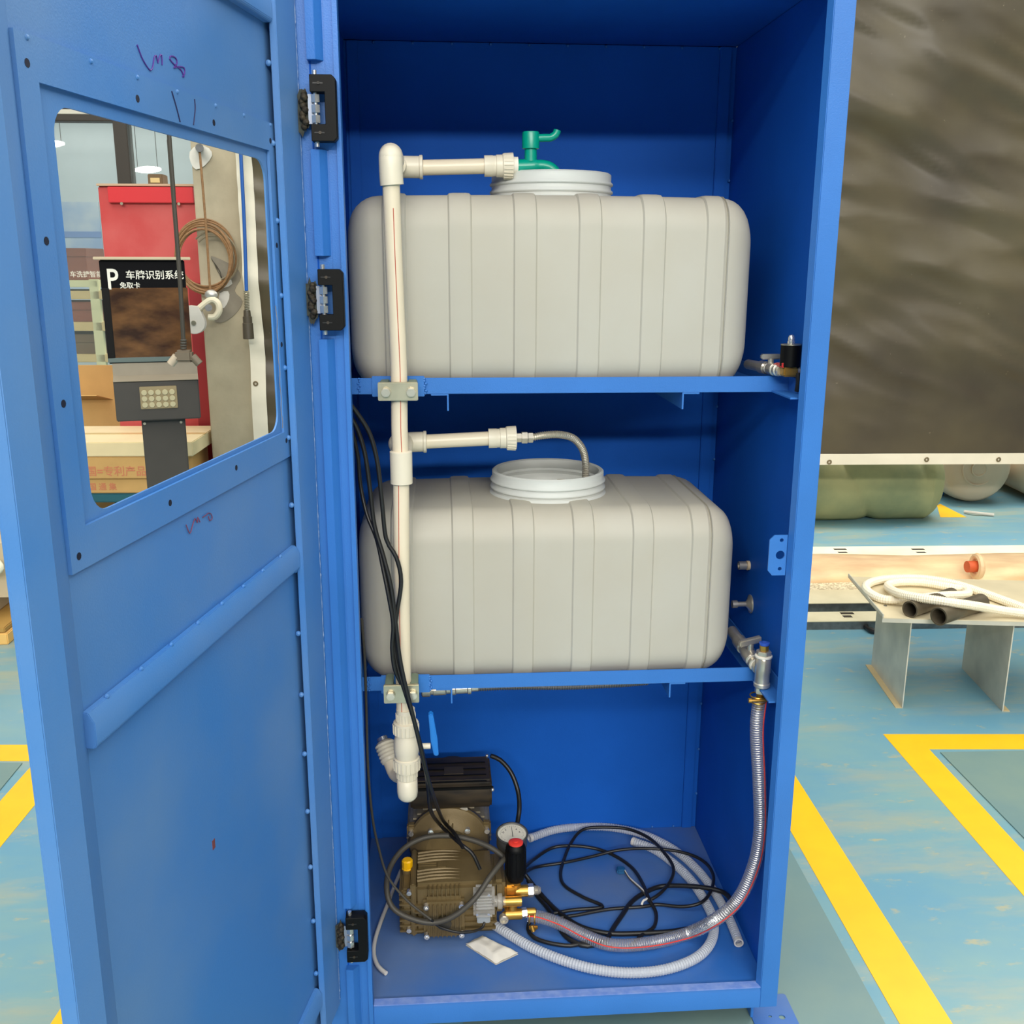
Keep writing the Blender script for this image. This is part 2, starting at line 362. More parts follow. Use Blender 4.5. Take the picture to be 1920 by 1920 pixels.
# pale blue posters on the office wall
for xx, zz, w_, h_, lab in ((-4.15, 1.55, .55, .5, 'pale blue poster on the office wall above the brown boxes'),):
    t = thing('wall_poster', lab, 'poster', rm(xx, 8.98, zz))
    MB().box(xx-w_, xx+w_, 8.985, 8.999, zz-h_, zz+h_, rm).build('sheet', mat('poster_blue', (150, 176, 206), .6, rgb2=(190, 204, 210), vscale=3), t, smooth=0)
    MB().box(xx-w_, xx+w_, 8.98, 8.985, zz+h_*.3, zz+h_*.42, rm).build('printed_band', mat('poster_band', (120, 150, 196), .6), t, smooth=0)

# concrete column
CONC = mat('bare_concrete', (190, 178, 150), .75, rgb2=(172, 160, 134), vscale=5, bump=.3, bscale=60, detail=9)
CY = 3.62
cxl = rinv(aY(362, 400, CY))[0]; cxr = cxl+.36
column = struct(MB().box(cxl, cxr, CY, CY+.36, FL, 4.4, rm).build('column', CONC, bev=.006))
GREY = mat('grey_patch_mortar', (140, 132, 116), .8, var=.1, vscale=14); WHP = mat('white_patch_filler', (220, 216, 204), .8, var=.04, vscale=20)
def blob(px, name, m_, th, Y, parent):
    P = [aY(x, y, Y) for x, y in px]; P = spline(P, .02, True)
    c = sum(P, Vector())/len(P); n = len(P)
    vs = [p for p in P]+[p+Vector((0, -th, 0)) for p in P]+[c+Vector((0, -th, 0))]
    fs = [(i, (i+1) % n, n+(i+1) % n, n+i) for i in range(n)]+[(n+i, n+(i+1) % n, 2*n) for i in range(n)]
    return MB().add(vs, fs).build(name, m_, parent, smooth=0)
FYc = lambda p: None
CF = CY+.05                                            # world Y of the column front near its middle (room is turned 2 degrees)
CF = rm((cxl+cxr)/2, CY, 0).y
blob([(396, 480), (440, 500), (452, 520), (440, 545), (455, 565), (440, 590), (415, 605), (400, 598), (418, 570), (410, 540), (425, 528), (408, 500)], 'patch', GREY, .004, CF, column)
blob([(356, 285), (372, 272), (392, 278), (398, 292), (385, 310), (368, 318), (358, 305)], 'patch', WHP, .005, CF, column)
blob([(412, 550), (428, 546), (430, 560), (420, 578), (412, 568)], 'patch', WHP, .006, CF, column)
blob([(410, 535), (428, 520), (436, 532), (420, 540)], 'patch', WHP, .006, CF, column)

# red machine against the column
RED = mat('dusty_red_paint', (196, 62, 60), .5, rgb2=(206, 88, 84), vscale=4, detail=9, bump=.1, bscale=80); REDB = mat('bright_red_paint', (214, 44, 50), .45); REDD = mat('dark_red_side', (150, 30, 36), .5)
RYm = 3.9
xa = rinv(aY(175, 348, RYm))[0]; xb = rinv(aY(372, 500, RYm))[0]-.0
zt = aY(250, 348, RYm).z
t = thing('red_machine', 'tall dusty red steel cabinet standing beside the concrete column', 'cabinet', rm((xa+xb)/2, RYm, FL))
MB().box(xa, xb, RYm, RYm+.5, FL, zt, rm).build('body', RED, t, bev=.006)
MB().box(xa+.06, xb-.004, RYm-.03, RYm, zt-.085, zt-.004, rm).build('top_strip', REDB, t, bev=.003)
MB().box(xa, xb, RYm-.02, RYm+.5, zt, zt+.012, rm).build('top_ledge', mat('dusty_ledge', (200, 170, 140), .8), t, bev=.002)
MB().box(xb-.07, xb+.0, RYm-.012, RYm, FL, zt-.5, rm).build('side_strip', REDD, t, bev=.002)
for k in range(2): MB().cyl(rm(xa+.13+k*.3, RYm-.036, zt-.09), rm(xa+.13+k*.3, RYm-.03, zt-.09), .008, n=8).build('screw', ZINC, t)
xx = rinv(aY(291, 340, RYm+.2))[0]
t = thing('small_box', 'small brown block lying on top of the red cabinet', 'block', rm(xx, RYm+.2, zt+.012))
MB().box(xx-.04, xx+.04, RYm+.15, RYm+.25, zt+.012, zt+.075, rm).build('block_body', BRN2, t, bev=.004)
MB().box(xx-.025, xx+.025, RYm+.147, RYm+.15, zt+.03, zt+.055, rm).build('block_label', BRD, t, smooth=0)

# parking sign machine, turned a little
DY = 2.6; ang = math.radians(14)
o0 = aY(185, 487, DY)
ex = Vector((math.cos(ang), math.sin(ang), 0)); ey = Vector((-math.sin(ang), math.cos(ang), 0))
def dp(a, b, h): return Vector((o0.x, o0.y, 0))+ex*a+ey*b+Vector((0, 0, h))
t = thing('parking_display', 'black parking sign unit with a dark screen on a grey post', 'sign', dp(.2, .1, FL))
DKG = mat('dark_grey_sheet', (62, 58, 52), .5, var=.06); LTG = mat('grey_sheet_metal', (150, 140, 122), .45, metal=.2, var=.06)
zt = o0.z; zs = aY(205, 680, DY).z; zl = aY(215, 705, DY).z; zb = aY(225, 788, DY).z
MB().box(0, .335, 0, .16, zs-.005, zt, dp).build('housing', mat('black_gloss', (8, 8, 9), .45, spec=.15), t, bev=.004)
MB().box(-.02, .36, -.03, .17, zt, zt+.012, dp).build('top_plate', mat('dusty_plate', (196, 180, 150), .7), t, bev=.002)
def screen_mat():
    m = bpy.data.materials.new('screen_painted_reflection'); m.use_nodes = True; nt = m.node_tree; N = nt.nodes; L = nt.links; b = N['Principled BSDF']
    tc = N.new('ShaderNodeTexCoord'); n = N.new('ShaderNodeTexNoise'); n.inputs['Scale'].default_value = 7; n.inputs['Detail'].default_value = 6
    mp = N.new('ShaderNodeMapping'); mp.inputs['Scale'].default_value = (1, 1, 2.2); mp.inputs['Rotation'].default_value = (0, .6, 0); L.new(tc.outputs['Object'], mp.inputs[0]); L.new(mp.outputs[0], n.inputs['Vector'])
    r = N.new('ShaderNodeValToRGB'); e = r.color_ramp.elements; e[0].position = .35; e[0].color = (*lin((48, 26, 10)), 1); e[1].position = .75; e[1].color = (*lin((122, 84, 46)), 1); L.new(n.outputs[0], r.inputs[0]); L.new(r.outputs[0], b.inputs['Base Color']); b.inputs['Roughness'].default_value = .2  # brownish reflection painted into the screen's base colour
    return m
zscr = aY(205, 540, DY).z
MB().box(.03, .34, -.006, 0, zs+.02, zscr, dp).build('screen', screen_mat(), t, smooth=0)
MB().box(.0, .335, -.004, 0, zscr, zt-.004, dp).build('header_panel', mat('black_header', (4, 4, 7), .5, spec=.1), t, smooth=0)
MB().box(.0, .03, -.010, 0, zs+.01, zscr, dp).build('screen_frame', BLACKP, t, bev=.002); MB().box(.0, .335, -.012, 0, zs, zs+.02, dp).build('screen_frame', mat('teal_frame', (90, 104, 100), .5), t, bev=.002)
LET = mat('white_sign_letters', (232, 228, 214), .5)
text('P', .118, lambda a, b, h: dp(.022+a, -.0055-h, zt-.118+b), .0008, 'lettering', LET, t, .8)
text('车牌识别系统', .0385, lambda a, b, h: dp(.098+a, -.0055-h, zt-.075+b), .0008, 'lettering', LET, t)
text('免取卡', .027, lambda a, b, h: dp(.072+a, -.0055-h, zt-.113+b), .0008, 'lettering', LET, t)
MB().prism([(-.0, zs-.005), (-.0, zl-.0), (-.05, zl-.02), (-.05, zb), (.16, zb), (.16, zs-.005)], .014, .356, lambda p, q, h: dp(h, p, q)).build('lower_housing', DKG, t, bev=.004)
MB().prism([(-.004, zs-.004), (-.004, zl), (-.054, zl-.02), (-.050, zl-.022), (.0, zl-.002), (.0, zs-.004)], .014, .356, lambda p, q, h: dp(h, p, q)).build('lower_trim', LTG, t)
zp0, zp1 = aY(262, 766, DY).z, aY(262, 724, DY).z
MB().box(.115, .265, -.056, -.05, zp0, zp1, dp).build('lamp_panel', mat('lamp_lens', (150, 134, 100), .25, var=.05), t, bev=.002)
mb = MB()
for i in range(5):
    for j in range(3): mb.cyl(dp(.133+i*.028, -.060, zp0+.018+j*.026), dp(.133+i*.028, -.056, zp0+.018+j*.026), .011, .012, 12)
stuff(mb.build('diode_row', mat('diode', (186, 176, 140), .3), t))
MB().box(.110, .290, .0, .12, FL, zb, dp).build('post', DKG, t, bev=.004)
MB().box(.09, .33, -.03, .15, FL, FL+.012, dp).build('base_plate', DKG, t, bev=.002)
for k in (0, 1): MB().cyl(dp(.122+.15*k, -.004, zb-.02), dp(.122+.15*k, 0, zb-.02), .006, n=8).build('screw', ZINC, t)

# cartons behind the sign
CARD = mat('brown_cardboard', (206, 164, 100), .75, var=.06, vscale=5, bump=.1, bscale=40); CARDL = mat('pale_cardboard', (232, 214, 168), .75, var=.04, vscale=5); CARDR = mat('red_print', (206, 128, 92), .7)
BY = 3.35
def bp(a, b, h): return rm(a, BY+b, h)
def zat(y, yy=BY): return aY(250, y, rm(-1.4, yy, 0).y).z
xl, xrr = -2.25, cxl-.02
z0, z1, z2, z3 = zat(925), zat(897), zat(855), zat(828)
st = thing('teal_trolley', 'low teal trolley frame under the stacked cartons', 'trolley', bp(-1.6, .2, FL))
TEAL = mat('teal_paint', (36, 96, 108), .45)
MB().box(xl, xrr-.1, .0, .5, z0-.05, z0-.002, bp).build('deck', TEAL, st, bev=.006)
for xx in (xl+.1, -1.62, xrr-.25):
    for yy in (.05, .45): MB().cyl(bp(xx-.015, yy, FL+.035), bp(xx+.015, yy, FL+.035), .035, n=16).build('wheel', BLACKP, st)
    MB().box(xx-.05, xx+.05, .04, .46, FL+.05, z0-.045, bp).build('fork', TEAL, st, bev=.004)
def carton(za, zb, x0, x1, m_, lab, y0=0., y1=.45, printed=None, ts=.055):
    c = thing('long_carton', lab, 'box', bp((x0+x1)/2, y0, za), 'stacked long cartons')
    MB().box(x0, x1, y0, y1, za, zb, bp).build('carton_body', m_, c, bev=.004)
    MB().box(x0, x1, y0+(y1-y0)/2-.025, y0+(y1-y0)/2+.025, zb, zb+.0008, bp).build('tape', mat('packing_tape', (214, 190, 130), .3), c, smooth=0)
    if printed: text(printed, ts, lambda a, b, h: bp(rinv(aY(163, 890, rm(-1.6, BY, 0).y))[0]+a, y0-.001-h, za+.02+b), .0004, 'printing', CARDR, c)
    return c
carton(z0, z1-.001, xl, xrr-.01, CARD, 'brown carton with faint red print at the bottom of the stack', printed='国 通 集', ts=.04)
carton(z1, z2-.001, xl+.02, xrr-.05, CARD, 'brown carton with red printed characters in the middle of the stack', y0=-.015, printed='国=专利产品')
carton(z2, z3, xl, xrr, CARDL, 'pale carton with a light top, topmost of the long stack', y0=-.02, y1=.5)
# open flap cartons further back
OY = 4.15
for x0, x1, lab in ((-2.75, -2.28, 'open cardboard box with a raised flap, left behind the stack'), (-2.26, -1.84, 'open cardboard box behind the sign post with flaps up')):
    zo = aY(200, 790, OY).z; z9 = aY(200, 752, OY).z
    c = thing('open_carton', lab, 'box', rm(x0+.2, OY, FL), 'open cartons behind the stack')
    mb = MB()
    mb.box(x0, x1, OY, OY+.005, FL, z9, rm).box(x0, x1, OY+.4, OY+.405, FL, z9, rm).box(x0, x0+.005, OY, OY+.4, FL, z9, rm).box(x1-.005, x1, OY, OY+.4, FL, z9, rm).box(x0, x1, OY, OY+.4, FL, FL+.005, rm)
    mb.build('carton_body', CARD, c, smooth=0)
    MB().add([rm(x0, OY, z9), rm(x1-.06, OY, z9), rm(x1-.1, OY-.14, z9+.04), rm(x0+.03, OY-.14, z9+.04), rm(x0, OY+.004, z9), rm(x1-.06, OY+.004, z9), rm(x1-.1, OY-.138, z9+.044), rm(x0+.03, OY-.138, z9+.044)], [(0, 1, 2, 3), (7, 6, 5, 4), (0, 4, 5, 1), (1, 5, 6, 2), (2, 6, 7, 3), (3, 7, 4, 0)]).build('flap', CARD, c, smooth=0)
    MB().box(x0+.02, x1, OY+.4, OY+.405, z9, z9+.16, rm).build('flap', CARD, c, smooth=0)

# hanging rope, coil, hook and pulley at the column
HY = CF-.07
ROPE = mat('brown_wire_rope', (140, 104, 66), .6, var=.15, vscale=60, bump=.4, bscale=200)
r0 = aY(374, 278, HY)
t = thing('rope_coil', 'coil of brown wire rope hanging in front of the concrete column', 'rope', aY(383, 475, HY))
cc = aY(384, 476, HY)
for k in range(7):
    rx = .148+.006*math.sin(k*2.1); pts = []
    for i in range(48):
        a = 2*PI*i/48; pts.append(cc+Vector((math.cos(a)*rx*(1-.02*k)+.006*math.sin(k*3), -.012*k*.5+.01*math.sin(a*2+k)+.02, math.sin(a)*(rx+.014+.008*math.cos(k*1.7))-.006*k)))
    MB().tube(pts, .0058, 6, closed=True).build('rope_turn', ROPE, t)
for k in range(2):
    pts = [cc+Vector((.045+math.cos(a)*(.10+.02*k), .0, math.sin(a)*(.11+.02*k)-.02)) for a in [PI*.75-i*PI*.055 for i in range(22)]]
    MB().tube(pts, .005, 6).build('rope_turn', mat('grey_rope', (128, 116, 92), .6), t)
t = thing('hoist_hook', 'cream lifting hook with a small round pulley on a thin rope', 'hook', aY(390, 560, HY-.05))
HB = HY-.06
MB().tube(spline([aY(374, 280, HB), aY(381, 360, HB), aY(388, 450, HB), aY(393, 530, HB), aY(396, 553, HB)], .05), .006, 8).build('rope', ROPE, t)
MB().cyl(aY(374, 277, CF), aY(374, 277, HB-.02), .02, n=10).build('anchor_bolt', STEEL_D, t)
CREAM = mat('cream_enamel', (222, 212, 184), .4, var=.05)
MB().ball(aY(396, 553, HB), .034, 12, (1, .6, .8)).build('rope_clamp', mat('zinc_clamp', (190, 188, 180), .35, metal=.6), t)
hp = [aY(x, y, HB-.01) for x, y in ((372, 580), (384, 570), (397, 562), (408, 568), (411, 582), (403, 594), (391, 595))]
MB().tube(spline(hp, .01), lambda i: .017, 10).build('hook', CREAM, t)
MB().cyl(aY(391, 577, HB-.03), aY(391, 577, HB+.02), .018, n=14).build('hook_pin', STEEL_D, t)
pl = aY(365, 605, HB-.02)
poly = [(pl.x+math.sin(a)*.056, pl.z-math.cos(a)*.056) for a in [math.radians(v) for v in range(-125, 126, 12)]]+[(aY(374, 578, HB).x+.005, aY(374, 574, HB).z), (aY(357, 578, HB).x, aY(360, 572, HB).z)]
for dy in (-.02, .014): MB().prism(poly, HB-.02+dy, HB-.012+dy, lambda p, q, h: Vector((p, h, q))).build('cheek_plate', mat('white_enamel', (214, 208, 196), .45, var=.05), t, bev=.002)
MB().cyl(pl+Vector((0, -.016, 0)), pl+Vector((0, .012, 0)), .048, n=24).build('sheave', STEEL_D, t)
MB().cyl(pl+Vector((0, -.026, 0)), pl+Vector((0, -.02, 0)), .012, n=12).build('sheave_bolt', ZINC, t)
# blue cable with a connector
HYs, HY = HY, 3.47
BC = mat('blue_cable_sheath', (40, 92, 168), .4)
t = thing('blue_cable', 'blue cable hanging down the column with a dark connector', 'cable', aY(462, 600, HY))
MB().tube(spline([aY(449, 240, HY), aY(452, 300, HY), aY(458, 420, HY), aY(462, 545, HY)], .06), .009, 8).build('sheath', BC, t)
pts = [aY(462, 545, HY).lerp(aY(463, 582, HY), i/120)+Vector((math.cos(i*.63)*.012, math.sin(i*.63)*.012, 0)) for i in range(121)]
MB().tube(pts, .0025, 5).build('strain_spring', ZINC, t)
c0 = aY(463, 582, HY)
MB().lathe([(.017, 0), (.019, -.03), (.023, -.031), (.023, -.062), (.026, -.064), (.028, -.14), (.026, -.142)], c0, (0, 0, 1), 16).build('connector', mat('dark_connector', (74, 66, 52), .5), t)
HY = HYs
# grey extension lead with a plug hanging nearer
GY = 2.25
t = thing('hanging_plug_lead', 'grey power lead with a multi way plug hanging before the dark screen', 'cable', aY(345, 660, GY))
MB().tube(spline([Vector((aY(306, 120, GY).x, GY, 6.6)), aY(310, 160, GY), aY(317, 262, GY), aY(327, 390, GY), aY(337, 520, GY), aY(344, 640, GY)], .05), .0085, 8).build('lead', GREYC, t)
for k in range(4): MB().lathe([(.011, -.004), (.013, 0), (.011, .004)], aY(344, 638+k*5, GY), (0, 0, 1), 12).build('relief_ring', GREYC, t)
pc = aY(346, 668, GY)
PLG = mat('plug_grey_brown', (112, 100, 82), .5)
MB().box(pc.x-.032, pc.x+.032, GY-.022, GY+.022, pc.z-.022, pc.z+.024).build('plug_body', PLG, t, bev=.008)
for sx, m_ in ((-1, mat('plug_cap_light', (196, 180, 156), .5)), (1, PLG)):
    MB().cyl(pc+Vector((sx*.03, 0, 0)), pc+Vector((sx*.055, 0, -.03)), .016, n=12).build('plug_cap', m_, t)

# black tarpaulin curtain
TY = 3.52
def tarp_mat():
    m = bpy.data.materials.new('black_tarpaulin'); m.use_nodes = True; nt = m.node_tree; N = nt.nodes; L = nt.links; b = N['Principled BSDF']
    tc = N.new('ShaderNodeTexCoord'); n = N.new('ShaderNodeTexNoise'); n.inputs['Scale'].default_value = 1.6; n.inputs['Detail'].default_value = 8; L.new(tc.outputs['Object'], n.inputs['Vector'])
    r = N.new('ShaderNodeValToRGB'); e = r.color_ramp.elements; e[0].position = .3; e[0].color = (*lin((64, 55, 42)), 1); e[1].position = .7; e[1].color = (*lin((92, 82, 58)), 1); L.new(n.outputs[0], r.inputs[0])
    n2 = N.new('ShaderNodeTexNoise'); n2.inputs['Scale'].default_value = 34; n2.inputs['Detail'].default_value = 9; L.new(tc.outputs['Object'], n2.inputs['Vector'])
    r2 = N.new('ShaderNodeValToRGB'); e = r2.color_ramp.elements; e[0].position = .72; e[0].color = (0, 0, 0, 1); e[1].position = .8; e[1].color = (.6, .6, .6, 1); L.new(n2.outputs[0], r2.inputs[0])
    mx = N.new('ShaderNodeMixRGB'); L.new(r2.outputs[0], mx.inputs[0]); L.new(r.outputs[0], mx.inputs[1]); mx.inputs[2].default_value = (*lin((150, 138, 112)), 1); L.new(mx.outputs[0], b.inputs['Base Color'])
    b.inputs['Roughness'].default_value = .42; b.inputs['Specular IOR Level'].default_value = .5
    return m
xl0 = rinv(aY(482, 500, TY))[0]; zb0 = aY(1540, 852, TY).z
def tz(x): return zb0+(x-2.2)*(-.006)
def wr(x, z):
    s_, t_ = z+.45*x, x-.45*z
    a = noise.noise(Vector((x*1.1, z*1.3, 2.)))*.05+noise.noise(Vector((t_*1.1, s_*3.6, 7.)))*.075+(abs(noise.noise(Vector((t_*1.5+2, s_*6, 4.))))-.25)*.05+noise.noise(Vector((t_*3, s_*12, 11.)))*.014
    return .75*a*min(1, (z-zb0)*1.6+.08)
def tp(x, z, off=0.): return rm(x, TY+wr(x, z)+off, z)
t = thing('tarpaulin_curtain', 'black tarpaulin curtain with a white eyeleted hem hanging in the hall', 'curtain', rm(1.5, TY, FL))
X1 = 5.2; Z1 = 3.6
MB().grid(lambda u, v: tp(xl0+(X1-xl0)*u, tz(0)+(Z1-tz(0))*v), 200, 150).build('cloth', tarp_mat(), t, smooth=180)
HEM = mat('white_hem_band', (226, 218, 196), .6, var=.04, vscale=6)
mb = MB(); hw = .055
for a_, off in ((0, -.006), (1, .006)): mb.grid(lambda u, v: tp(xl0-.07+(X1-xl0+.07)*u, tz(0)-hw+hw*1.1*v, off), 120, 3)
note(mb.build('hem_band', HEM, t, smooth=180), 'white bottom hem')
mb = MB()
for off in (-.006, .006): mb.grid(lambda u, v: tp(xl0-.075+.078*u, tz(0)+(Z1-tz(0))*v, off), 3, 90)
note(mb.build('hem_band', HEM, t, smooth=180), 'white side hem')
for px, py in ((1556, 867), (1736, 861), (1868, 860)):
    p = aY(px, py, rm(2.6, TY, 0).y); xx, yy = rinv(p)
    for dr in (0,): MB().lathe([(.006, 0), (.012, 0), (.014, -.003), (.012, -.005), (.006, -.005)], tp(xx, p.z, -.006), rm(0, 1, 0)-rm(0, 0, 0), 16, True).build('eyelet', mat('eyelet_metal', (140, 124, 96), .4, metal=.7), t)
p = aY(478, 720, rm(-.7, TY, 0).y); MB().lathe([(.006, 0), (.012, 0), (.014, -.003), (.012, -.005), (.006, -.005)], tp(rinv(p)[0], p.z, -.007), rm(0, 1, 0)-rm(0, 0, 0), 16, True).build('eyelet', MATS['eyelet_metal'], t)

# green tarpaulin bundle under the curtain
GT = mat('green_tarp_cloth', (170, 166, 116), .75, rgb2=(124, 134, 98), vscale=3, detail=8, bump=.5, bscale=30)
c0 = aZ(1560, 975, FL); c1 = aZ(1748, 985, FL)
gc = (c0+c1)/2+Vector((0, .24, 0))
mb = MB(); nu, nv = 110, 40; vs = []; hl = (c1-c0).length/2+.12
def bagp(u, v):
    a = 2*PI*v; x = -hl*1.4+(hl*2.4)*u
    prof = min(1, ((1-u)*9)**.5) if u > .5 else 1
    fold = .03*noise.noise(Vector((x*3+math.sin(a)*1.2, math.cos(a)*2, 3.)))+.05*(abs(math.sin(x*6.5+1.2+math.sin(a)*1.0))**.5-.6)*(1-abs(u-.5))
    rr = (.30+fold)*(.55+.45*prof)
    z = .215+math.sin(a)*rr*.92
    return gc+Vector((x, math.cos(a)*rr*.9, FL+max(.004, z+.02)-gc.z))
bag = tag(MB().grid(bagp, nu, nv).build('tarp_bundle', GT, None, smooth=180), 'bulging green tarp bundle on the floor under the curtain hem', 'bundle')
bag['label'] = 'bulging green tarp bundle on the floor under the curtain hem'
# blue tape mark beside it
bt = aZ(1760, 930, FL)
tag(MB().box(bt.x-.04, bt.x+.04, bt.y, bt.y+.05, FL, FL+.09).build('blue_block', BLUEP, None, bev=.006), 'small blue block on the floor between green bundle and white tanks', 'block')
sc = aZ(1832, 966, FL)
tag(MB().tube(spline([sc+Vector((-.06, .05, .012)), sc+Vector((-.02, .0, .016)), sc+Vector((.03, -.01, .012)), sc+Vector((.09, -.04, .01))], .02), lambda i: .010, 6).build('scrap', PAPER, None), 'crumpled beige scrap on the floor before the white tanks', 'scrap')

# ---- steel rails on the floor
RAIL = mat('cream_galvanised_steel', (232, 222, 188), .45, metal=.0, rgb2=(214, 204, 170), vscale=6, detail=8, bump=.1, bscale=60)
SLOT = mat('slot_dark', (50, 44, 34), .7)
def rail(name, ya, yb, yc, zt, lab, slots, x0=.9, x1=4.6):
    A, B = aZ(1530, ya, zt), aZ(1530, yb, zt); Ya, Yb = rinv(A)[1], rinv(B)[1]
    t = thing(name, lab, 'rail', rm(2.6, (Ya+Yb)/2, FL), 'steel rails on the floor')
    MB().box(x0, x1, Yb, Ya, zt-.004, zt, rm).build('web', RAIL, t, bev=.001)
    MB().box(x0, x1, Yb, Yb+.004, FL, zt-.004, rm).build('flange', STEEL_D, t); MB().box(x0, x1, Ya-.004, Ya, FL, zt-.004, rm).build('flange', STEEL_D, t)
    for px, py, w in slots:
        p = aZ(px, py, zt); xx, yy = rinv(p)
        MB().box(xx-w, xx+w, yy-.012, yy+.012, zt, zt+.0015, rm).build('slot', SLOT, t, bev=.0006)
    return t
rail('channel_rail', 1025, 1043, 1050, -.055, 'cream steel channel rail with slots, farthest along the floor', [(1575, 1030, .035), (1580, 1036, .025), (1721, 1030, .035), (1727, 1036, .025)])
rail('channel_rail', 1106, 1131, 1140, -.05, 'cream steel channel rail passing behind the galvanised bench', [])
rail('channel_rail', 1147, 1165, 1170, -.06, 'cream steel channel rail with a slot pair, nearest the blue cabinet', [(1588, 1150, .03), (1589, 1156, .02)])
# mesh wrapped roll between the rails
WRAP = mat('peach_wrap_film', (240, 208, 160), .5, rgb2=(226, 184, 140), vscale=5, detail=6, bump=.6, bscale=22, stretch=(1, 3, 3)); ORG = mat('orange_tube', (206, 88, 44), .5)
NETM = mat('cream_mesh_net', (236, 220, 184), .7, rgb2=(176, 158, 124), vscale=90, bump=.8, bscale=90, stretch=(1, 1.6, 1))
Aw = rinv(aZ(1640, 1062, 0))[1]
def rollp(u, v, yc, rx, rz, x0, x1, wob, s):
    x = x0+(x1-x0)*u; a = 2*PI*v; w = 1+wob*noise.noise(Vector((x*2.2, math.cos(a)*1.5+s, math.sin(a)*1.5)))
    return rm(x, yc+math.cos(a)*rx*w, FL+max(.004, rz*.92+math.sin(a)*rz*w))
t = thing('wrapped_roll', 'long peach roll in plastic film and cream netting between the rails', 'roll', rm(2.6, Aw, FL))
MB().grid(lambda u, v: rollp(u, v, Aw, .17, .075, 1.2, 4.4, .25, 0), 90, 24).build('film', WRAP, t, smooth=180)
Nw = rinv(aZ(1640, 1088, -.05))[1]
MB().grid(lambda u, v: rollp(u, v, Nw+.0-.10*max(0, u-.55), .15, .04, 1.2, 4.2, .4, 5), 100, 24).build('netting', NETM, t, smooth=180)
o1 = aZ(1800, 1063, .06); o2 = aZ(1832, 1062, .06)
MB().cyl(o1+(o2-o1)*.4, o2, .028, n=16).build('orange_core', ORG, t); MB().tube([o2+Vector((0, math.cos(a)*.045, math.sin(a)*.05)) for a in [2*PI*i/20 for i in range(20)]], .016, 8, closed=True).build('tie', WRAP, t)
# white tanks under the curtain
WT = mat('dusty_white_tank', (222, 204, 176), .55, trans=.15, var=.03)
for px, lab in ((1822, 'white plastic tank lying under the curtain beside the green bundle'), (1972, 'white plastic tank at the right picture edge under the curtain')):
    p = aZ(px, 944, FL); R_ = .245
    t = thing('white_tank', lab, 'tank', p, 'white tanks under the curtain')
    def endp(r, h): return (r, h)
    MB().lathe([(.0, -.02), (R_*.6, -.02), (R_*.85, 0), (R_*.96, .04), (R_, .12), (R_, .9), (R_*.9, .98), (0, 1.)], p+Vector((0, -.02, R_+.001)), (0.1, 1, 0), 40).build('tank_body', WT, t, smooth=60)
    for rr in (.45, .2): MB().tube([p+Vector((math.cos(a)*R_*rr, -.043, R_+.001+math.sin(a)*R_*rr)) for a in [2*PI*i/30 for i in range(30)]], .006, 6, closed=True).build('end_ring', WT, t)
# ---- galvanised bench with pipes and a white hose
GALV = mat('galvanised_sheet', (206, 204, 188), .4, metal=.1, rgb2=(180, 180, 168), vscale=7, detail=6)
b0 = aZ(1692, 1328, FL); zt = aY(1710, 1156, b0.y).z; an = math.radians(-8)
bx = Vector((math.cos(an), math.sin(an), 0)); by = Vector((-math.sin(an), math.cos(an), 0))
def gp(a, b, h): return Vector((b0.x, b0.y, 0))+bx*a+by*b+Vector((0, 0, h))
tl = aZ(1648, 1150, zt)-Vector((b0.x, b0.y, zt)); left = tl.dot(bx)
t = thing('steel_bench', 'low galvanised steel bench standing on the blue floor', 'bench', gp(.3, .2, FL))
MB().box(left, .75, -.02, .46, zt-.003, zt, gp).build('top_sheet', mat('bench_top_steel', (214, 200, 166), .4, metal=.0, var=.06), t)
MB().box(left, .75, -.02, -.017, zt-.018, zt-.003, gp).build('top_lip', GALV, t); MB().box(left, left+.004, -.02, .46, zt-.003, zt+.012, gp).build('top_lip', GALV, t)
rl = (aZ(1880, 1334, FL)-Vector((b0.x, b0.y, FL))).dot(bx)
for xx, s in ((0, -1), (rl, 1)):
    g = MB().box(xx-.002, xx+.002, 0, .40, FL, zt-.003, gp).build('leg_sheet', GALV, t)
    MB().box(min(xx, xx+s*.025), max(xx, xx+s*.025), 0, .40, FL, FL+.003, gp).build('foot_flange', mat('foot_dusty', (186, 168, 128), .6), g)
for px, py, m_ in ((1620, 1095, 0), (1660, 1136, 0)):
    p = aZ(px, py, zt); MB().cyl(p+Vector((0, 0, 0)), p+Vector((0, 0, .003)), .006, n=10).build('rivet', STEEL_D, t)
DPIPE = mat('dark_galv_pipe', (112, 102, 84), .4, metal=.5, var=.15, vscale=10)
for px, py, r_, lab in ((1706, 1145, .029, 'dark steel pipe lying on the bench, the left one'), (1760, 1158, .031, 'dark steel pipe lying on the bench, the right one')):
    p = aZ(px, py-2, zt+r_); q = aZ(px+105, py-38, zt+r_); d = (q-p).normalized()
    t = thing('steel_pipe', lab, 'pipe', p, 'pipes on the bench')
    MB().lathe([(r_, 0), (r_, .27), (r_-.003, .27), (r_-.003, 0)], p, d, 28, True).build('pipe_wall', DPIPE, t)
    MB().lathe([(r_+.0015, 0), (r_+.0015, .004), (r_-.004, .004), (r_-.004, 0)], p, d, 28, True).build('pipe_rim', DPIPE, t)
HB_ = [(1935, 1146), (1879, 1125), (1832, 1108), (1785, 1094), (1729, 1085), (1672, 1085), (1639, 1090), (1624, 1099), (1631, 1112), (1660, 1124), (1710, 1122), (1766, 1117), (1810, 1115), (1812, 1106), (1785, 1101), (1729, 1092), (1680, 1092), (1665, 1100), (1690, 1114), (1766, 1127), (1822, 1135), (1869, 1143), (1935, 1152)]
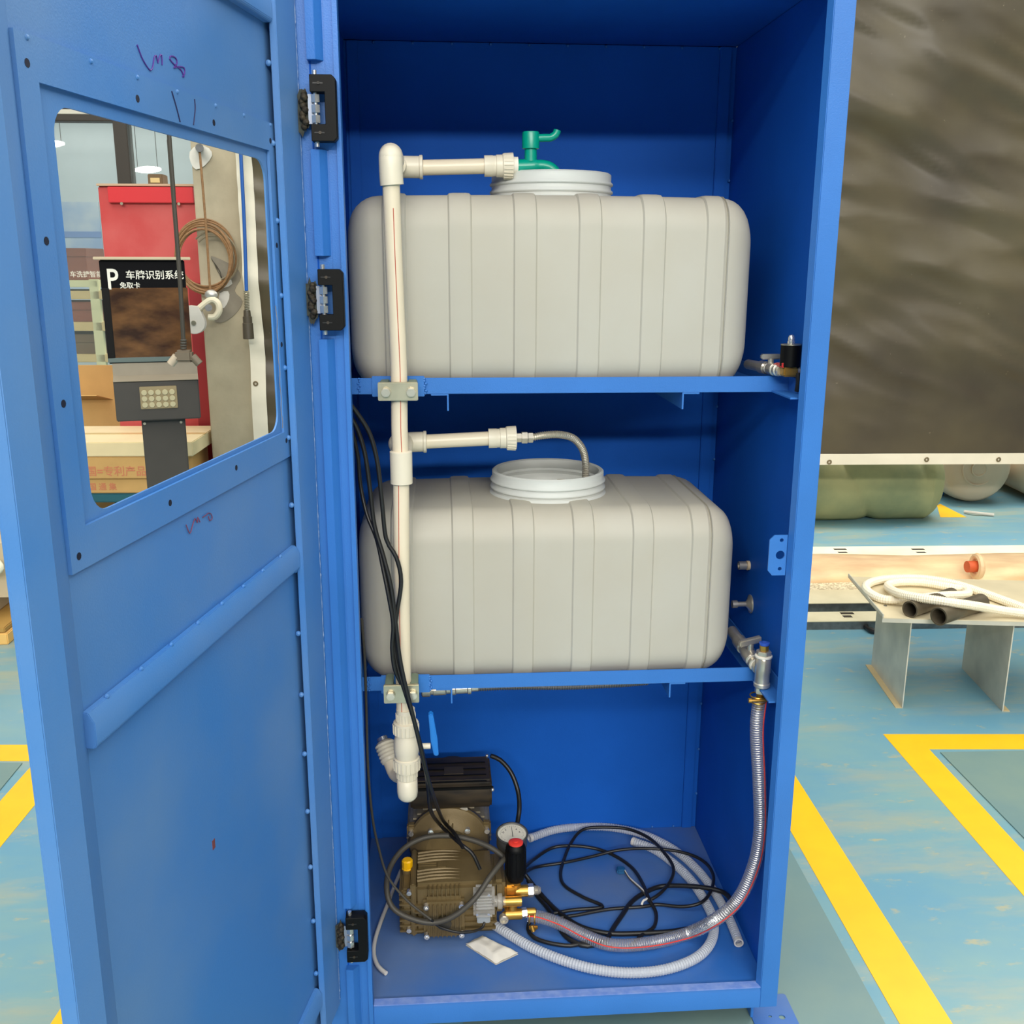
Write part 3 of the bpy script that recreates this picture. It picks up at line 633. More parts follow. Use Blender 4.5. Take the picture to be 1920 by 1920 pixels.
hz = [.018]*10+[.03, .045, .03]+[.02]*5+[.06, .075, .06, .03, .02]
pts = resample(spline([aZ(x, y, zt+h) for (x, y), h in zip(HB_, hz)], .01), .004)
tag(MB().tube(pts, lambda i: .0165 if i % 2 else .0150, 10).build('white_hose', mat('cream_white_hose', (240, 230, 204), .45), None, smooth=0), 'white corrugated hose looped on top of the galvanised bench', 'hose')
# black strap scrap
p = aZ(1640, 1185, FL)
tag(MB().tube(spline([p+Vector((-.02, .06, .012)), p+Vector((-.03, .0, .015)), p+Vector((.01, -.05, .012)), p+Vector((.07, -.07, .01))], .01), lambda i: .011+.003*math.sin(i), 8).build('black_strap', BLACKC, None), 'curled black strap on the floor left of the bench', 'strap')
# cream tank and cardboard at the left edge
p = aZ(6, 1206, FL)
t = thing('cardboard_sheet', 'flattened cardboard sheet at the left edge under a cream tank', 'cardboard', p)
MB().box(p.x-.9, p.x+.03, p.y-.02, p.y+.6, FL, FL+.05).build('sheet', mat('orange_card', (232, 186, 108), .7), t, bev=.004); MB().box(p.x-.9, p.x+.02, p.y-.015, p.y+.6, FL+.052, FL+.075).build('sheet', mat('ochre_card', (178, 138, 70), .7), t, bev=.004)
t = thing('cream_tank', 'rounded cream plastic tank at the left picture edge', 'tank', p+Vector((-.4, .3, .075)))
MB().box(p.x-.95, p.x+.0, p.y+.02, p.y+.6, FL+.078, FL+.50).build('tank_body', mat('cream_tank_plastic', (196, 178, 146), .55), t, bev=.09, seg=6)
MB().ball(Vector((p.x-.02, p.y+.03, FL+.33)), .05, 14, (1, .5, .8)).build('white_boss', mat('white_boss_plastic', (244, 236, 208), .5), t)

# ================================================================== THE CABINET
cab = thing('equipment_cabinet', 'tall open blue steel cabinet with two tank shelves and a windowed door', 'cabinet', (.38, .3, FL))
XL, XR, D = -.045, .824, .625; ZT = 1.945
def cbox(name, x0, x1, y0, y1, z0, z1, m=BLUE, parent=None, bev=.0015): return MB().box(x0, x1, y0, y1, z0, z1).build(name, m, parent or cab, bev=bev)
back = cbox('back_panel', XL-.002, XR+.002, D, D+.003, -.04, ZT, BLUE_SHADE)
cbox('fold_strip', .786, .812, D-.008, D-.0005, 0, ZT-.002, BLUE_SHADE, parent=back)
cbox('fold_strip', XL+.006, XL+.03, D-.006, D-.0005, 0, ZT-.002, BLUE_SHADE, parent=back)
cbox('side_panel', XL-.003, XL, .0, D, -.04, ZT, BLUE_SHADE); cbox('side_panel', XR, XR+.003, .03, D, -.04, ZT, BLUE_SHADE)
cbox('top_panel', XL-.003, XR+.003, 0, D+.003, ZT, ZT+.003, BLUE_SHADE)
fp = cbox('floor_panel', XL, XR, .012, D, -.004, 0, BLUE_DUST)
mb = MB()
for k in range(9): mb.ball((.30+k*.058, D-.003, .004), .003, 6)
for k in range(14): mb.ball((.822, D-.004, .1+k*.13), .0035, 6)
for k in range(10): mb.ball((.02+k*.085, D-.003, ZT-.005), .003, 6)
stuff(mb.build('weld_beads', BLUE, cab))
# front frame
pr = MB().prism([(.800, .016), (.807, .0), (.844, 0), (.844, .05), (XR+.004, .05), (XR+.004, .03), (XR, .03), (XR, .016)], -.045, ZT+.06, XYZ).build('front_post', BLUE, cab, bev=.0012)
pl = MB().prism([(-.10, .002), (-.05, .002), (-.022, .002), (-.022, 0), (-.008, 0), (-.008, -.006), (0, -.006), (0, .02), (XL, .02), (XL, .03), (-.10, .03)], -.045, ZT+.06, XYZ).build('front_post', BLUE, cab)
for za, zb in ((1.79, ZT+.06), (1.487, 1.655), (.243, 1.35), (-.045, .103)):
    MB().prism([(-.050, .003), (-.050, -.012), (-.036, -.014), (-.024, .003)], za, zb, XYZ).build('gutter_strip', BLUE, pl, bev=.0006)
sill = MB().prism([(.0, -.045), (.0, -.006), (.004, .004), (.020, .004), (.020, -.045)], -.0, .807, lambda p, q, h: Vector((h, p, q))).build('sill', BLUE, cab, bev=.001)
note(MB().box(.001, .806, -.001, .0195, .0042, .0062).build('sill_lip', mat('pale_blue_lip_paint', (104, 136, 204), .5, rgb2=(128, 152, 208), vscale=60, bump=.3, bscale=300), sill, bev=.0006), 'paler lip along the sill top')  # mottled strip, paler blue than the rest of the sill
MB().box(-.10, -.0005, .005, .02, -.045, -.006).build('sill_return', BLUE, sill)
MB().box(XL-.003, XR+.003, .0, .02, ZT-.0, ZT+.06).build('header', BLUE, cab)
# shelves: frames of angle iron
def shelf(z):
    s = MB().prism([(.128, z), (.128, z-.03), (.158, z-.03), (.158, z-.027), (.131, z-.027), (.131, z)], XL+.001, XR-.001, lambda p, q, h: Vector((h, p, q))).build('shelf_frame', BLUE, cab, bev=.0008)
    MB().prism([(.60, z), (.60, z-.03), (.57, z-.03), (.57, z-.027), (.597, z-.027), (.597, z)], XL+.001, XR-.001, lambda p, q, h: Vector((h, p, q))).build('rear_bar', BLUE, s)
    MB().prism([(XR-.001, z), (XR-.001, z-.03), (XR-.036, z-.03), (XR-.036, z-.027), (XR-.004, z-.027), (XR-.004, z)], .022, D-.01, lambda p, q, h: Vector((p, h, q))).build('side_bar', BLUE, s)
    MB().prism([(XL+.001, z), (XL+.001, z-.03), (XL+.036, z-.03), (XL+.036, z-.027), (XL+.004, z-.027), (XL+.004, z)], .022, D-.01, lambda p, q, h: Vector((p, h, q))).build('side_bar', BLUE, s)
    MB().prism([(.137, z-.030), (.137, z-.033), (.167, z-.033), (.167, z-.062), (.170, z-.062), (.170, z-.030)], .129, .598, lambda p, q, h: Vector((p, h, q))).build('cross_bar', BLUE, s)
    MB().prism([(.648, z-.030), (.648, z-.033), (.618, z-.033), (.618, z-.062), (.615, z-.062), (.615, z-.030)], .129, .598, lambda p, q, h: Vector((p, h, q))).build('cross_bar', BLUE, s)
    MB().box(.028, .125, .1225, .128, z-.034, z+.004).build('bracket_plate', BLUE, s, bev=.0008)
    mb = MB()
    for k in range(7): mb.ball((.126+.002*math.sin(k*2), .1245, z-.028+k*.0045), .0028, 6); mb.ball((.004+.002*math.sin(k*2.6), .127, z-.028+k*.0045), .0022, 6)
    stuff(mb.build('weld_beads', BLUE, s))
    return s
SH1, SH2 = 1.268, .671
shelf(SH1); shelf(SH2)
# latch plate on the right post
plate([(.800, .905), (.800, .984), (.775, .984), (.766, .975), (.766, .915), (.775, .905)], [circ(.788, .945, .0085), circ(.789, .918, .0038, 12), circ(.789, .974, .0038, 12)], lambda a, b, h: Vector((a, .018+h, b)), .003, 'latch_plate', BLUE, cab)
# feet
def foot(x, y, sx, sy):
    f = MB().box(x-.003, x+.003, y-.0, y+sy*.07, FL+.004, -.045).build('foot', BLUE, cab, bev=.001)
    plate(rrect(min(x, x+sx*.095), max(x, x+sx*.095), min(y-sy*.04, y+sy*.065), max(y-sy*.04, y+sy*.065), .006, 3), [circ(x+sx*.065, y-sy*.004, .007), circ(x+sx*.04, y+.0, .004, 10)], lambda a, b, h: Vector((a, b, FL+.003+h)), .005, 'foot_plate', BLUE_DUST, f)
foot(.803, .03, 1, 1); foot(-.06, .03, -1, 1); foot(.803, .60, 1, -1); foot(-.06, .60, -1, -1)
# hinges
def hinge(zc, flip):
    h = MB().prism([(-.045, zc+.050), (-.045, zc+.024), (-.022, zc+.024), (-.022, zc-.024), (-.045, zc-.024), (-.045, zc-.050), (-.010, zc-.050), (-.004, zc-.044), (-.004, zc+.044), (-.010, zc+.050)], -.032, -.0065, lambda p, q, k: Vector((p, k, q))).build('hinge', BLACKP, cab, bev=.0009, seg=1)
    for s_ in (-1, 1):
        MB().box(-.040, -.024, -.0326, -.0322, zc+s_*.037-.001, zc+s_*.037+.001).build('slot', BLACKC, h); MB().cyl((-.031, -.0335, zc+s_*.037), (-.031, -.032, zc+s_*.037), .0025, n=10).build('screw', BLACKDUST, h)
    MB().cyl((-.0375, -.020, zc-.0575), (-.0375, -.020, zc+.0575), .0038, n=14).build('pin', ZINCW, h)
    for k in (-1, 0, 1): MB().hexnut((-.0375, -.020, zc+k*.0155-.0058), (-.0375, -.020, zc+k*.0155+.0058), .0075).build('knuckle', ZINCW, h)
    MB().box(-.0500, -.040, -.0185, -.0165, zc-.0225, zc+.0225).build('leaf', mat('dull_zinc', (150, 156, 170), .4, metal=.5), h)
    mb = MB()
    for k in range(9): mb.ball((-.0575+.003*math.sin(k*1.9), -.017+.002*math.cos(k*2.3), zc-.026+k*.0062), .0058+.0018*math.sin(k*3.1), 8)
    note(mb.build('weld_burn', BURNT, h, smooth=180), 'burnt black weld')
    Pz = [(-.059+.0125*math.cos(a)*(1+.5*noise.noise(Vector((math.cos(a)*2, math.sin(a)*2, zc*9)))), zc-.003+.034*math.sin(a)*(1+.4*noise.noise(Vector((math.cos(a)*3, math.sin(a)*3, zc*7+4))))) for a in [2*PI*k/36 for k in range(36)]]
    MB().prism(Pz, -.0135, -.0125, lambda p, q, k: Vector((p, k, q))).build('scorch_mark', mat('brown_scorch', (44, 42, 34), .8, rgb2=(62, 66, 58), vscale=90), h, smooth=0)
for z_, f_ in ((1.715, 0), (1.416, 0), (.185, 1)): hinge(z_, f_)

# ---------------- door: local frame (u along the door from the hinge, n off its inner face, z up)
TH = math.radians(11.46); DU = Vector((-math.sin(TH), -math.cos(TH), 0)); DN = Vector((math.cos(TH), -math.sin(TH), 0)); D0 = Vector((-.085, -.02, 0))
def dr(u, n, z): return D0+DU*u+DN*n+Vector((0, 0, z))
def dpx(px, py, off=0.):
    d = ray(px, py); t0 = D0+DN*off; k = ((t0-CAM).dot(DN))/d.dot(DN); p = CAM+d*k
    return (p-D0).dot(DU), p.z
DZ0, DZ1 = .02, 1.93
door = plate([(-.018, DZ0), (.796, DZ0), (.796, DZ1), (-.018, DZ1)], [rrect(.098, .665, 1.213, 1.628, .03)], lambda a, b, h: dr(a, -.005+h, b), .003, 'door', BLUE_DOOR, cab)
plate([(.058, 1.163), (.723, 1.163), (.723, 1.684), (.058, 1.684)], [[(.088, 1.207), (.690, 1.207), (.690, 1.643), (.088, 1.643)]], lambda a, b, h: dr(a, -.0008+h, b), .0045, 'window_frame', BLUE_DOOR, door)
MB().prism([(.722, -.0035), (.777, .018), (.818, .0130), (.826, .002), (.826, -.001), (.822, -.001), (.814, .009), (.78, .014), (.727, -.0035)], DZ0, DZ1, lambda p, q, h: dr(p, q, h)).build('free_stile', BLUE_DOOR, door, bev=.0012, smooth=8)
MB().prism([(-.018, -.0035), (-.018, .016), (.070, .016), (.070, .0045), (.068, .0045), (.068, .0145), (-.016, .0145), (-.016, -.0035)], DZ0, DZ1, lambda p, q, h: dr(p, q, h)).build('hinge_stile', BLUE_DOOR, door, bev=.0012)
for za, zb in ((.968, 1.010), (1.826, 1.866), (.085, .128)):
    MB().prism([(za, -.0035), (za, .008), (za+.004, .011), (zb-.012, .011), (zb, .004), (zb, -.0035)], .071, .7275, lambda p, q, h: dr(h, q, p)).build('rail', BLUE_DOOR, door, bev=.001)
MB().tube([dr(-.0185+.0010*noise.noise(Vector((0, 0, z_*70))), .0150+.001*noise.noise(Vector((3, 0, z_*90))), z_) for z_ in [.03+i*.004 for i in range(474)]], lambda i: .0016+.0009*noise.noise(Vector((i*.9, 1, 2))), 6).build('weld_seam', mat('pale_weld_paint', (96, 132, 186), .6, rgb2=(150, 168, 196), vscale=120), door)
mb = MB()
for k in range(8): mb.ball(dr(.14+k*.078, .003, 1.0105), .0032, 6)
for k in range(16): mb.ball(dr(.0705, .001, .16+k*.115), .0048, 8)
for px, py in ((48, 70), (168, 115), (255, 145), (330, 172), (402, 198), (455, 216), (505, 234)):
    u, z = dpx(px, py); mb.ball(dr(u, .0008, z), .003, 6)
stuff(mb.build('weld_beads', BLUE_DOOR, door))
mb = MB()
for px, py in ((51, 118), (258, 185), (401, 230), (507, 264), (87, 452), (119, 757), (148, 1043), (319, 943), (443, 877), (537, 826), (519, 460), (528, 646)):
    u, z = dpx(px, py, .0015); mb.cyl(dr(u, -.003, z), dr(u, .0018, z), .0042, n=10)
stuff(mb.build('rivet_holes', DARKHOLE, door))
def scribble(name, m_, strokes, off, w):
    mb = MB()
    for st_ in strokes:
        P = [dpx(x, y, off) for x, y in st_]
        mb.tube(spline([dr(u, off, z) for u, z in P], .004), w, 5)
    return stuff(mb.build(name, m_, door))
scribble('marker_scribble', PURPLE, [[(257, 84), (268, 112), (282, 132), (287, 122), (289, 108), (293, 104), (296, 118), (299, 106), (303, 103), (304, 122)], [(345, 145), (340, 132), (326, 120), (318, 110), (321, 105), (329, 108), (332, 118), (326, 127), (335, 125), (345, 127), (346, 138), (342, 144)]], -.003, .0009)
scribble('marker_lines', DARKINK, [[(322, 171), (330, 198), (338, 229)], [(365, 186), (366, 205), (363, 234)]], .002, .0008)
scribble('marker_scribble', MAROON, [[(349, 984), (356, 1000), (361, 985), (366, 972), (370, 980), (371, 970), (375, 979)], [(380, 970), (386, 966), (391, 962), (396, 964), (398, 972), (393, 976), (391, 968)], [(386, 895), (385, 920)], [(410, 899), (412, 918)]], -.002, .0007)
u, z = dpx(401, 1583, -.003); note(MB().box(u-.004, u+.004, -.0036, -.0028, z-.007, z+.007, dr).build('chip_mark', mat('red_primer_chip', (120, 60, 60), .7), door, smooth=0), 'small red paint chip')
MB().grid(lambda a, b: dr(.0885, -.0015+.0012*a, 1.214+.2*b*(.98)) + DN*.0008*math.sin(b*30), 2, 20).build('seal_strip', mat('grey_sealant', (122, 118, 118), .7, var=.2, vscale=60), door)

# ================================================================== TANKS
def tank(zb, name, label, mat_body, x0=-.014, x1=.750, y0=.141, dep=.390, hgt=.354):
    cx = (x0+x1)/2
    r_ = .062; er = .060
    ribs = [.055+.1193*k for k in range(6)]; ribw = .040; cr = .010
    def section(inset, out):
        w, h = dep/2-inset+out, hgt/2-inset+out; r = max(.012, r_-inset*.3)
        return rrect(-w, w, -h, h, r, 7)
    xs = []
    for k in range(9):
        a = PI/2*k/8; xs.append((x0+er*(1-math.sin(a)), er*(1-math.cos(a))*1.0, 0))
    xs = [(x0+er*(1-math.cos(a)), er*(1-math.sin(a)), 0) for a in [PI/2*k/8 for k in range(9)]]
    for rx in ribs:
        if rx+ribw > x1-er+.02 and rx > x1-er: continue
        for dx, o in ((-.002, 0), (.001, .0030), (.008, .0038), (ribw-.008, .0038), (ribw-.001, .0030), (ribw+.002, 0)): xs.append((rx+dx, 0, o))
    xs += [(x1-er*(1-math.cos(a)), er*(1-math.sin(a)), 0) for a in [PI/2*k/8 for k in range(8, -1, -1)]]
    xs.sort(key=lambda q: q[0])
    yc, zc = y0+dep/2, zb+hgt/2
    def shell(shr):
        mb = MB(); rows = []
        for (x, ins, o) in xs:
            bulge = .004*math.sin(PI*(x-x0)/(x1-x0))
            sec = section(ins+shr, o*(1 if not shr else 0)+bulge*(1 if not shr else 0))
            xx = x if not shr else cx+(x-cx)*(1-2*shr/(x1-x0))
            rows.append([(xx, yc+p, max(zb, zc+q) if not shr else zc+q) for p, q in sec])
        n = len(rows[0]); vs = [p for r in rows for p in r]; fs = []
        for i in range(len(rows)-1):
            for k in range(n): fs.append((i*n+k, i*n+(k+1) % n, (i+1)*n+(k+1) % n, (i+1)*n+k))
        fs += [tuple(range(n-1, -1, -1)), tuple((len(rows)-1)*n+k for k in range(n))]
        return mb.add(vs, fs)
    nx, ny = .381, .335
    t = thing(name, label, 'tank', (cx, yc, zb), 'water tanks in the cabinet')
    body = shell(0).build('tank_body', None, None, smooth=0); inner = shell(.006).build('c1', None, None, smooth=0)
    cut = MB().cyl((nx, ny, zb+hgt-.05), (nx, ny, zb+hgt+.05), .104, n=48).build('c2', None, None, smooth=0)
    for c in (inner, cut):
        md = body.modifiers.new('b', 'BOOLEAN'); md.object = c; md.operation = 'DIFFERENCE'; md.solver = 'EXACT'
    me = bpy.data.meshes.new_from_object(body.evaluated_get(bpy.context.evaluated_depsgraph_get()))
    for o in (body, inner, cut): bpy.data.objects.remove(o)
    for v in me.vertices: v.co -= Vector((cx, yc, zb))
    me.materials.clear(); me.name = 'tank_body'; link(me, 'tank_body', mat_body, t, 28)
    h0 = hgt-.006; R = .119
    prof = [(R+.034, h0), (R+.018, h0+.005), (R+.006, h0+.009), (R, h0+.014), (R, h0+.018), (R+.0035, h0+.020), (R+.004, h0+.022), (R+.0035, h0+.024), (R, h0+.027), (R, h0+.033), (R+.0035, h0+.035), (R+.004, h0+.037), (R+.003, h0+.039), (R, h0+.042), (R, h0+.055), (R-.004, h0+.058), (R-.010, h0+.056), (R-.010, h0+.040), (R-.006, h0+.036), (R-.011, h0+.032), (R-.007, h0+.024), (R-.014, h0+.018), (R-.015, h0+.002), (R-.014, h0-.006)]
    MB().lathe(prof, (nx, ny, zb), (0, 0, 1), 64, True).build('neck', TANKNECK, t, smooth=50)
    mb = MB()
    return t
tank(SH1-.0265, 'water_tank', 'milky plastic tank on the upper shelf, under the green tap', TANK)
tank(SH2-.0265, 'water_tank', 'milky plastic tank with an open mouth on the lower shelf', TANK)

# ================================================================== WHITE DRAIN PIPE
PY = .086
pipe = thing('drain_pipe', 'white plastic pipe run clamped upright before both tanks', 'pipe', (.075, PY, .5))
PR = .0152
top = aY(733, 320, PY); 
ptsp = [aY(733, 335, PY), aY(737, 450, PY), aY(743, 590, PY), aY(748, 700, PY), aY(749, 800, PY)]
px_tee0, px_tee1 = aY(752, 840, PY), aY(753, 902, PY)
run = spline(ptsp+[aY(751, 850, PY)], .05)
MB().tube(run, PR, 24).build('upright', PPR, pipe)
low = spline([aY(752, 890, PY), aY(753, 1100, PY), aY(756, 1260, PY), aY(758, 1345, PY)], .05)
MB().tube(low, PR, 24).build('upright', PPR, pipe)
MB().tube([p+Vector((.003, -PR*1.0, 0)) for p in run[1:]], .0007, 5).build('red_stripe', REDLINE, pipe); MB().tube([p+Vector((-.004, -PR*.985, 0)) for p in low], .0007, 5).build('red_stripe', REDLINE, pipe)
# top elbows: up -> back -> right
e = aY(733, 322, PY); zt_ = aY(850, 315, .255).z
ER = .0205; BYp = .255
eb = Vector((e.x, BYp, zt_+.001))
MB().tube(spline([aY(735, 347, PY), aY(733.5, 330, PY)+Vector((0, .0, 0)), Vector((e.x, PY+.004, zt_+.004)), Vector((e.x+.001, PY+.03, zt_+.003)), Vector((e.x+.002, .13, zt_+.001))], .006), ER, 24).build('elbow', PPR_G, pipe)
MB().ball((e.x, PY+.002, zt_+.003), ER*1.0, 20).build('elbow_cap', PPR_G, pipe)
MB().tube(spline([Vector((e.x+.002, BYp-.04, zt_+.001)), Vector((e.x+.006, BYp-.006, zt_+.001)), Vector((e.x+.03, BYp, zt_+.001)), Vector((e.x+.052, BYp, zt_+.001))], .006), ER*.98, 24).build('elbow', PPR_G, pipe)
MB().lathe([(ER*.98, 0), (ER*1.08, .001), (ER*1.08, .006), (ER*.98, .007)], (e.x+.046, BYp, zt_+.001), (1, 0, 0), 24).build('collar', PPR_G, pipe)
hx0, hx1 = e.x+.05, aY(908, 313, BYp).x
MB().cyl((hx0, BYp, zt_), (hx1+.004, BYp, zt_+.004), .0142, n=24).build('branch_pipe', PPR, pipe)
def coupling(o, parent, knurl=True):
    c = MB().lathe([(.0142, 0), (.0195, 0), (.0195, .016), (.0188, .017), (.0188, .022), (.0205, .023), (.0205, .034), (.0228, .036), (.0238, .055), (.016, .056)], o, (1, .0, .02), 28).build('coupling', PPR_G, parent)
    mb = MB()
    for k in range(22):
        a = 2*PI*k/22; mb.cyl(o+Vector((.037, math.cos(a)*.0226, math.sin(a)*.0226)), o+Vector((.054, math.cos(a)*.0236, math.sin(a)*.0236)), .0012, n=5)
    stuff(mb.build('grip_ridges', PPR_G, c))
coupling(Vector((hx1, BYp, zt_+.004)), pipe)
MB().cyl((e.x+.002, .12, zt_+.001), (e.x+.002, BYp-.03, zt_+.001), PR, n=24).build('link_pipe', PPR, pipe)
# tee in the middle, its branch going back and right
MYp = .22; zt2 = aY(860, 824, MYp).z; xt = aY(751, 870, PY).x
MB().lathe([(PR, .0), (.0205, .001), (.0205, .0), (.0208, .06), (.0195, .061), (PR, .062)], px_tee1+Vector((0, 0, -.004)), (0, 0, 1), 28).build('tee', PPR_G, pipe)
MB().tube(spline([Vector((xt, PY+.004, zt2-.012)), Vector((xt, .15, zt2-.008)), Vector((xt+.004, .212, zt2-.005)), Vector((xt+.03, MYp, zt2-.004)), Vector((xt+.045, MYp, zt2-.004))], .006), ER*.97, 24).build('elbow', PPR_G, pipe)
MB().ball((xt-.006, MYp-.01, zt2-.006), ER*1.1, 18, (1, 1, 1)).build('elbow_cap', PPR_G, pipe)
MB().lathe([(ER*.97, 0), (ER*1.07, .001), (ER*1.07, .006), (ER*.97, .007)], (xt+.04, MYp, zt2-.004), (1, 0, 0), 24).build('collar', PPR_G, pipe)
hx2 = aY(916, 822, MYp).x
MB().cyl((xt+.04, MYp, zt2-.004), (hx2+.004, MYp, aY(916, 822, MYp).z), .0142, n=24).build('branch_pipe', PPR, pipe)
c2o = Vector((hx2, MYp, aY(916, 822, MYp).z)); coupling(c2o, pipe)
# lower union ball valve
vx = aY(762, 1400, PY)
def zy(y): return aY(762, y, PY).z
vt = zy(1332)
def rp(rows): return [(r, z-vt) for r, z in rows]
va = MB().lathe(rp([(PR, vt+.004), (.0185, vt+.004), (.0185, zy(1352)), (.0245, zy(1353)), (.0250, zy(1358)), (.0245, zy(1374)), (.0205, zy(1376)), (.0235, zy(1384)), (.0252, zy(1398)), (.0250, zy(1408)), (.0225, zy(1419)), (.0258, zy(1420)), (.0262, zy(1425)), (.0255, zy(1442)), (.0205, zy(1444)), (.0200, zy(1458)), (.017, zy(1460))]), (vx.x, PY, vt), (0, 0, 1), 32).build('union_valve', PPR_G, pipe, smooth=30)
mb = MB()
for ya, yb, r_ in ((1356, 1373, .0252), (1423, 1441, .0263), (1336, 1350, .0188), (1446, 1457, .0203)):
    for k in range(20):
        a = 2*PI*k/20; o = Vector((vx.x+math.cos(a)*r_, PY+math.sin(a)*r_, 0)); mb.cyl(o+Vector((0, 0, zy(ya))), o+Vector((0, 0, zy(yb))), .0011, n=5)
stuff(mb.build('grip_ridges', PPR_G, va))
hb = vx.x+.048
MB().cyl((vx.x+.02, PY, zy(1400)), (hb, PY, zy(1400)), .006, n=12).build('valve_stem', PPR_G, pipe)
note(MB().prism([(hb-.003, zy(1338)), (hb+.006, zy(1338)), (hb+.014, zy(1385)), (hb+.016, zy(1416)), (hb+.007, zy(1416)), (hb+.001, zy(1390))], PY-.008, PY+.010, lambda p, q, h: Vector((p, h, q))).build('valve_handle', BLUEP, pipe, bev=.002), 'blue lever handle')
# bottom elbow and the threaded branch going up behind
ez = zy(1484)
bt_ = aY(733, 1425, .19); 
MB().lathe([(PR+.001, zy(1458)-ez), (.0205, zy(1460)-ez), (.0210, 0), (.0195, -.010), (.015, -.016), (.008, -.0195), (0, -.0205)], (vx.x, PY, ez), (0, 0, 1), 28).build('elbow', PPR_G, pipe, smooth=60)
MB().tube(spline([Vector((vx.x, PY+.006, ez+.002)), Vector((vx.x-.006, .13, ez+.008)), bt_+Vector((.012, -.02, -.02)), bt_], .008), .0175, 22).build('branch_pipe', PPR, pipe)
db = (aY(720, 1392, .215)-bt_).normalized()
th_ = MB().lathe([(.018, 0), (.0205, .002)]+[(.0205+(.0018 if k % 2 else 0), .004+k*.004) for k in range(10)]+[(.017, .046), (.013, .047)], bt_-db*.004, db, 26).build('threaded_end', PPR_G, pipe)
MB().lathe([(.012, .044), (.012, .052), (.006, .052), (.006, .044)], bt_, db, 16, True).build('metal_insert', ZINCW, pipe)

# pipe clamps
def clamp(pxl, pxr, pyt, pyb, lab, tall):
    a, b = aY(pxl, pyt, .062), aY(pxr, pyb, .062)
    t = thing('pipe_clamp', lab, 'clamp', ((a.x+b.x)/2, .09, b.z), 'pipe clamps on the shelf bars')
    MB().box(a.x, b.x, .060, .068, b.z, a.z).build('front_plate', ZINC, t, bev=.0012)
    MB().box(a.x+.002, (a.x+b.x)/2-PR-.0012, .068, .122, b.z+.004, a.z-.001).build('clamp_block', mat('green_grey_block', (112, 126, 108), .5), t, bev=.002)
    MB().box((a.x+b.x)/2+PR+.0012, b.x-.002, .068, .122, b.z+.004, a.z-.001).build('clamp_block', MATS['green_grey_block'], t, bev=.002)
    for s_ in (.2, .83):
        x = a.x+(b.x-a.x)*s_; z = (a.z+b.z)/2-.001
        MB().lathe([(.0095, 0), (.0095, -.0015), (.003, -.0015)], (x, .060, z), (0, 1, 0), 20).build('washer', ZINC, t)
        MB().hexnut((x, .0585, z), (x, .0510, z), .0090).build('bolt', STEEL, t, bev=.0012)
clamp(708, 784, 717, 751, 'zinc clamp plate with two bolts holding the pipe at the upper shelf', 0)
clamp(719, 786, 1285, 1317, 'zinc clamp plate with two bolts holding the pipe at the lower shelf', 0)

# green tap
tx0 = hx1+.058; tz0 = zt_+.005
tap = thing('green_tap', 'bright green plastic tap above the mouth of the upper tank', 'tap', (tx0, BYp, tz0))
MB().cyl((tx0-.004, BYp, tz0), (tx0+.006, BYp, tz0), .0165, n=20).build('thread_seal', SEALTAPE, tap)
MB().tube(spline([Vector((tx0+.004, BYp, tz0-.002)), Vector((tx0+.03, BYp, tz0-.001)), Vector((tx0+.052, BYp, tz0)), Vector((tx0+.068, BYp, tz0-.004)), Vector((tx0+.078, BYp, tz0-.014)), Vector((tx0+.083, BYp, tz0-.032))], .004), lambda i: .0138 if i < 9 else .0115, 22).build('tap_body', GREEN, tap)
xs_ = aY(995, 290, BYp).x
MB().lathe([(.012, 0), (.0115, .022), (.0165, .023), (.0165, .050), (.0155, .053), (0, .0535)], (xs_, BYp, tz0+.008), (0, 0, 1), 26).build('stem', GREEN, tap)
zh = aY(995, 258, BYp).z
MB().tube(spline([Vector((xs_+.004, BYp, zh-.001)), Vector((xs_+.03, BYp, zh)), Vector((aY(1033, 258, BYp).x, BYp, zh+.0005)), Vector((aY(1042, 252, BYp).x, BYp, aY(1042, 252, BYp).z)), aY(1045, 244, BYp)], .004), lambda i: .0072, 14).build('lever', GREEN, tap)

# flexible steel hose into the lower tank
fh = thing('flexible_hose', 'corrugated stainless hose curving from the white branch into the tank mouth', 'hose', c2o)
n0 = c2o+Vector((.056, 0, .001))
for k, (dx, r_, l_) in enumerate(((0, .0100, .010), (.012, .0125, .010), (.025, .0110, .008))): MB().hexnut(n0+Vector((dx-.002, 0, 0)), n0+Vector((dx+l_, 0, 0)), r_).build('hex_nut', STEEL, fh, bev=.0008)
pts = [n0+Vector((.03, 0, 0)), aY(1020, 816, .225), aY(1050, 815, .235), aY(1075, 822, .25), aY(1092, 842, .265), aY(1098, 868, .28), aY(1098, 895, .29), aY(1098, 935, .30)]
pts = resample(spline(pts, .004), .0011)
MB().tube(pts, lambda i: (.0062, .0078, .0078, .0062)[i % 4], 14, ).build('corrugated_tube', STEEL, fh, smooth=0)

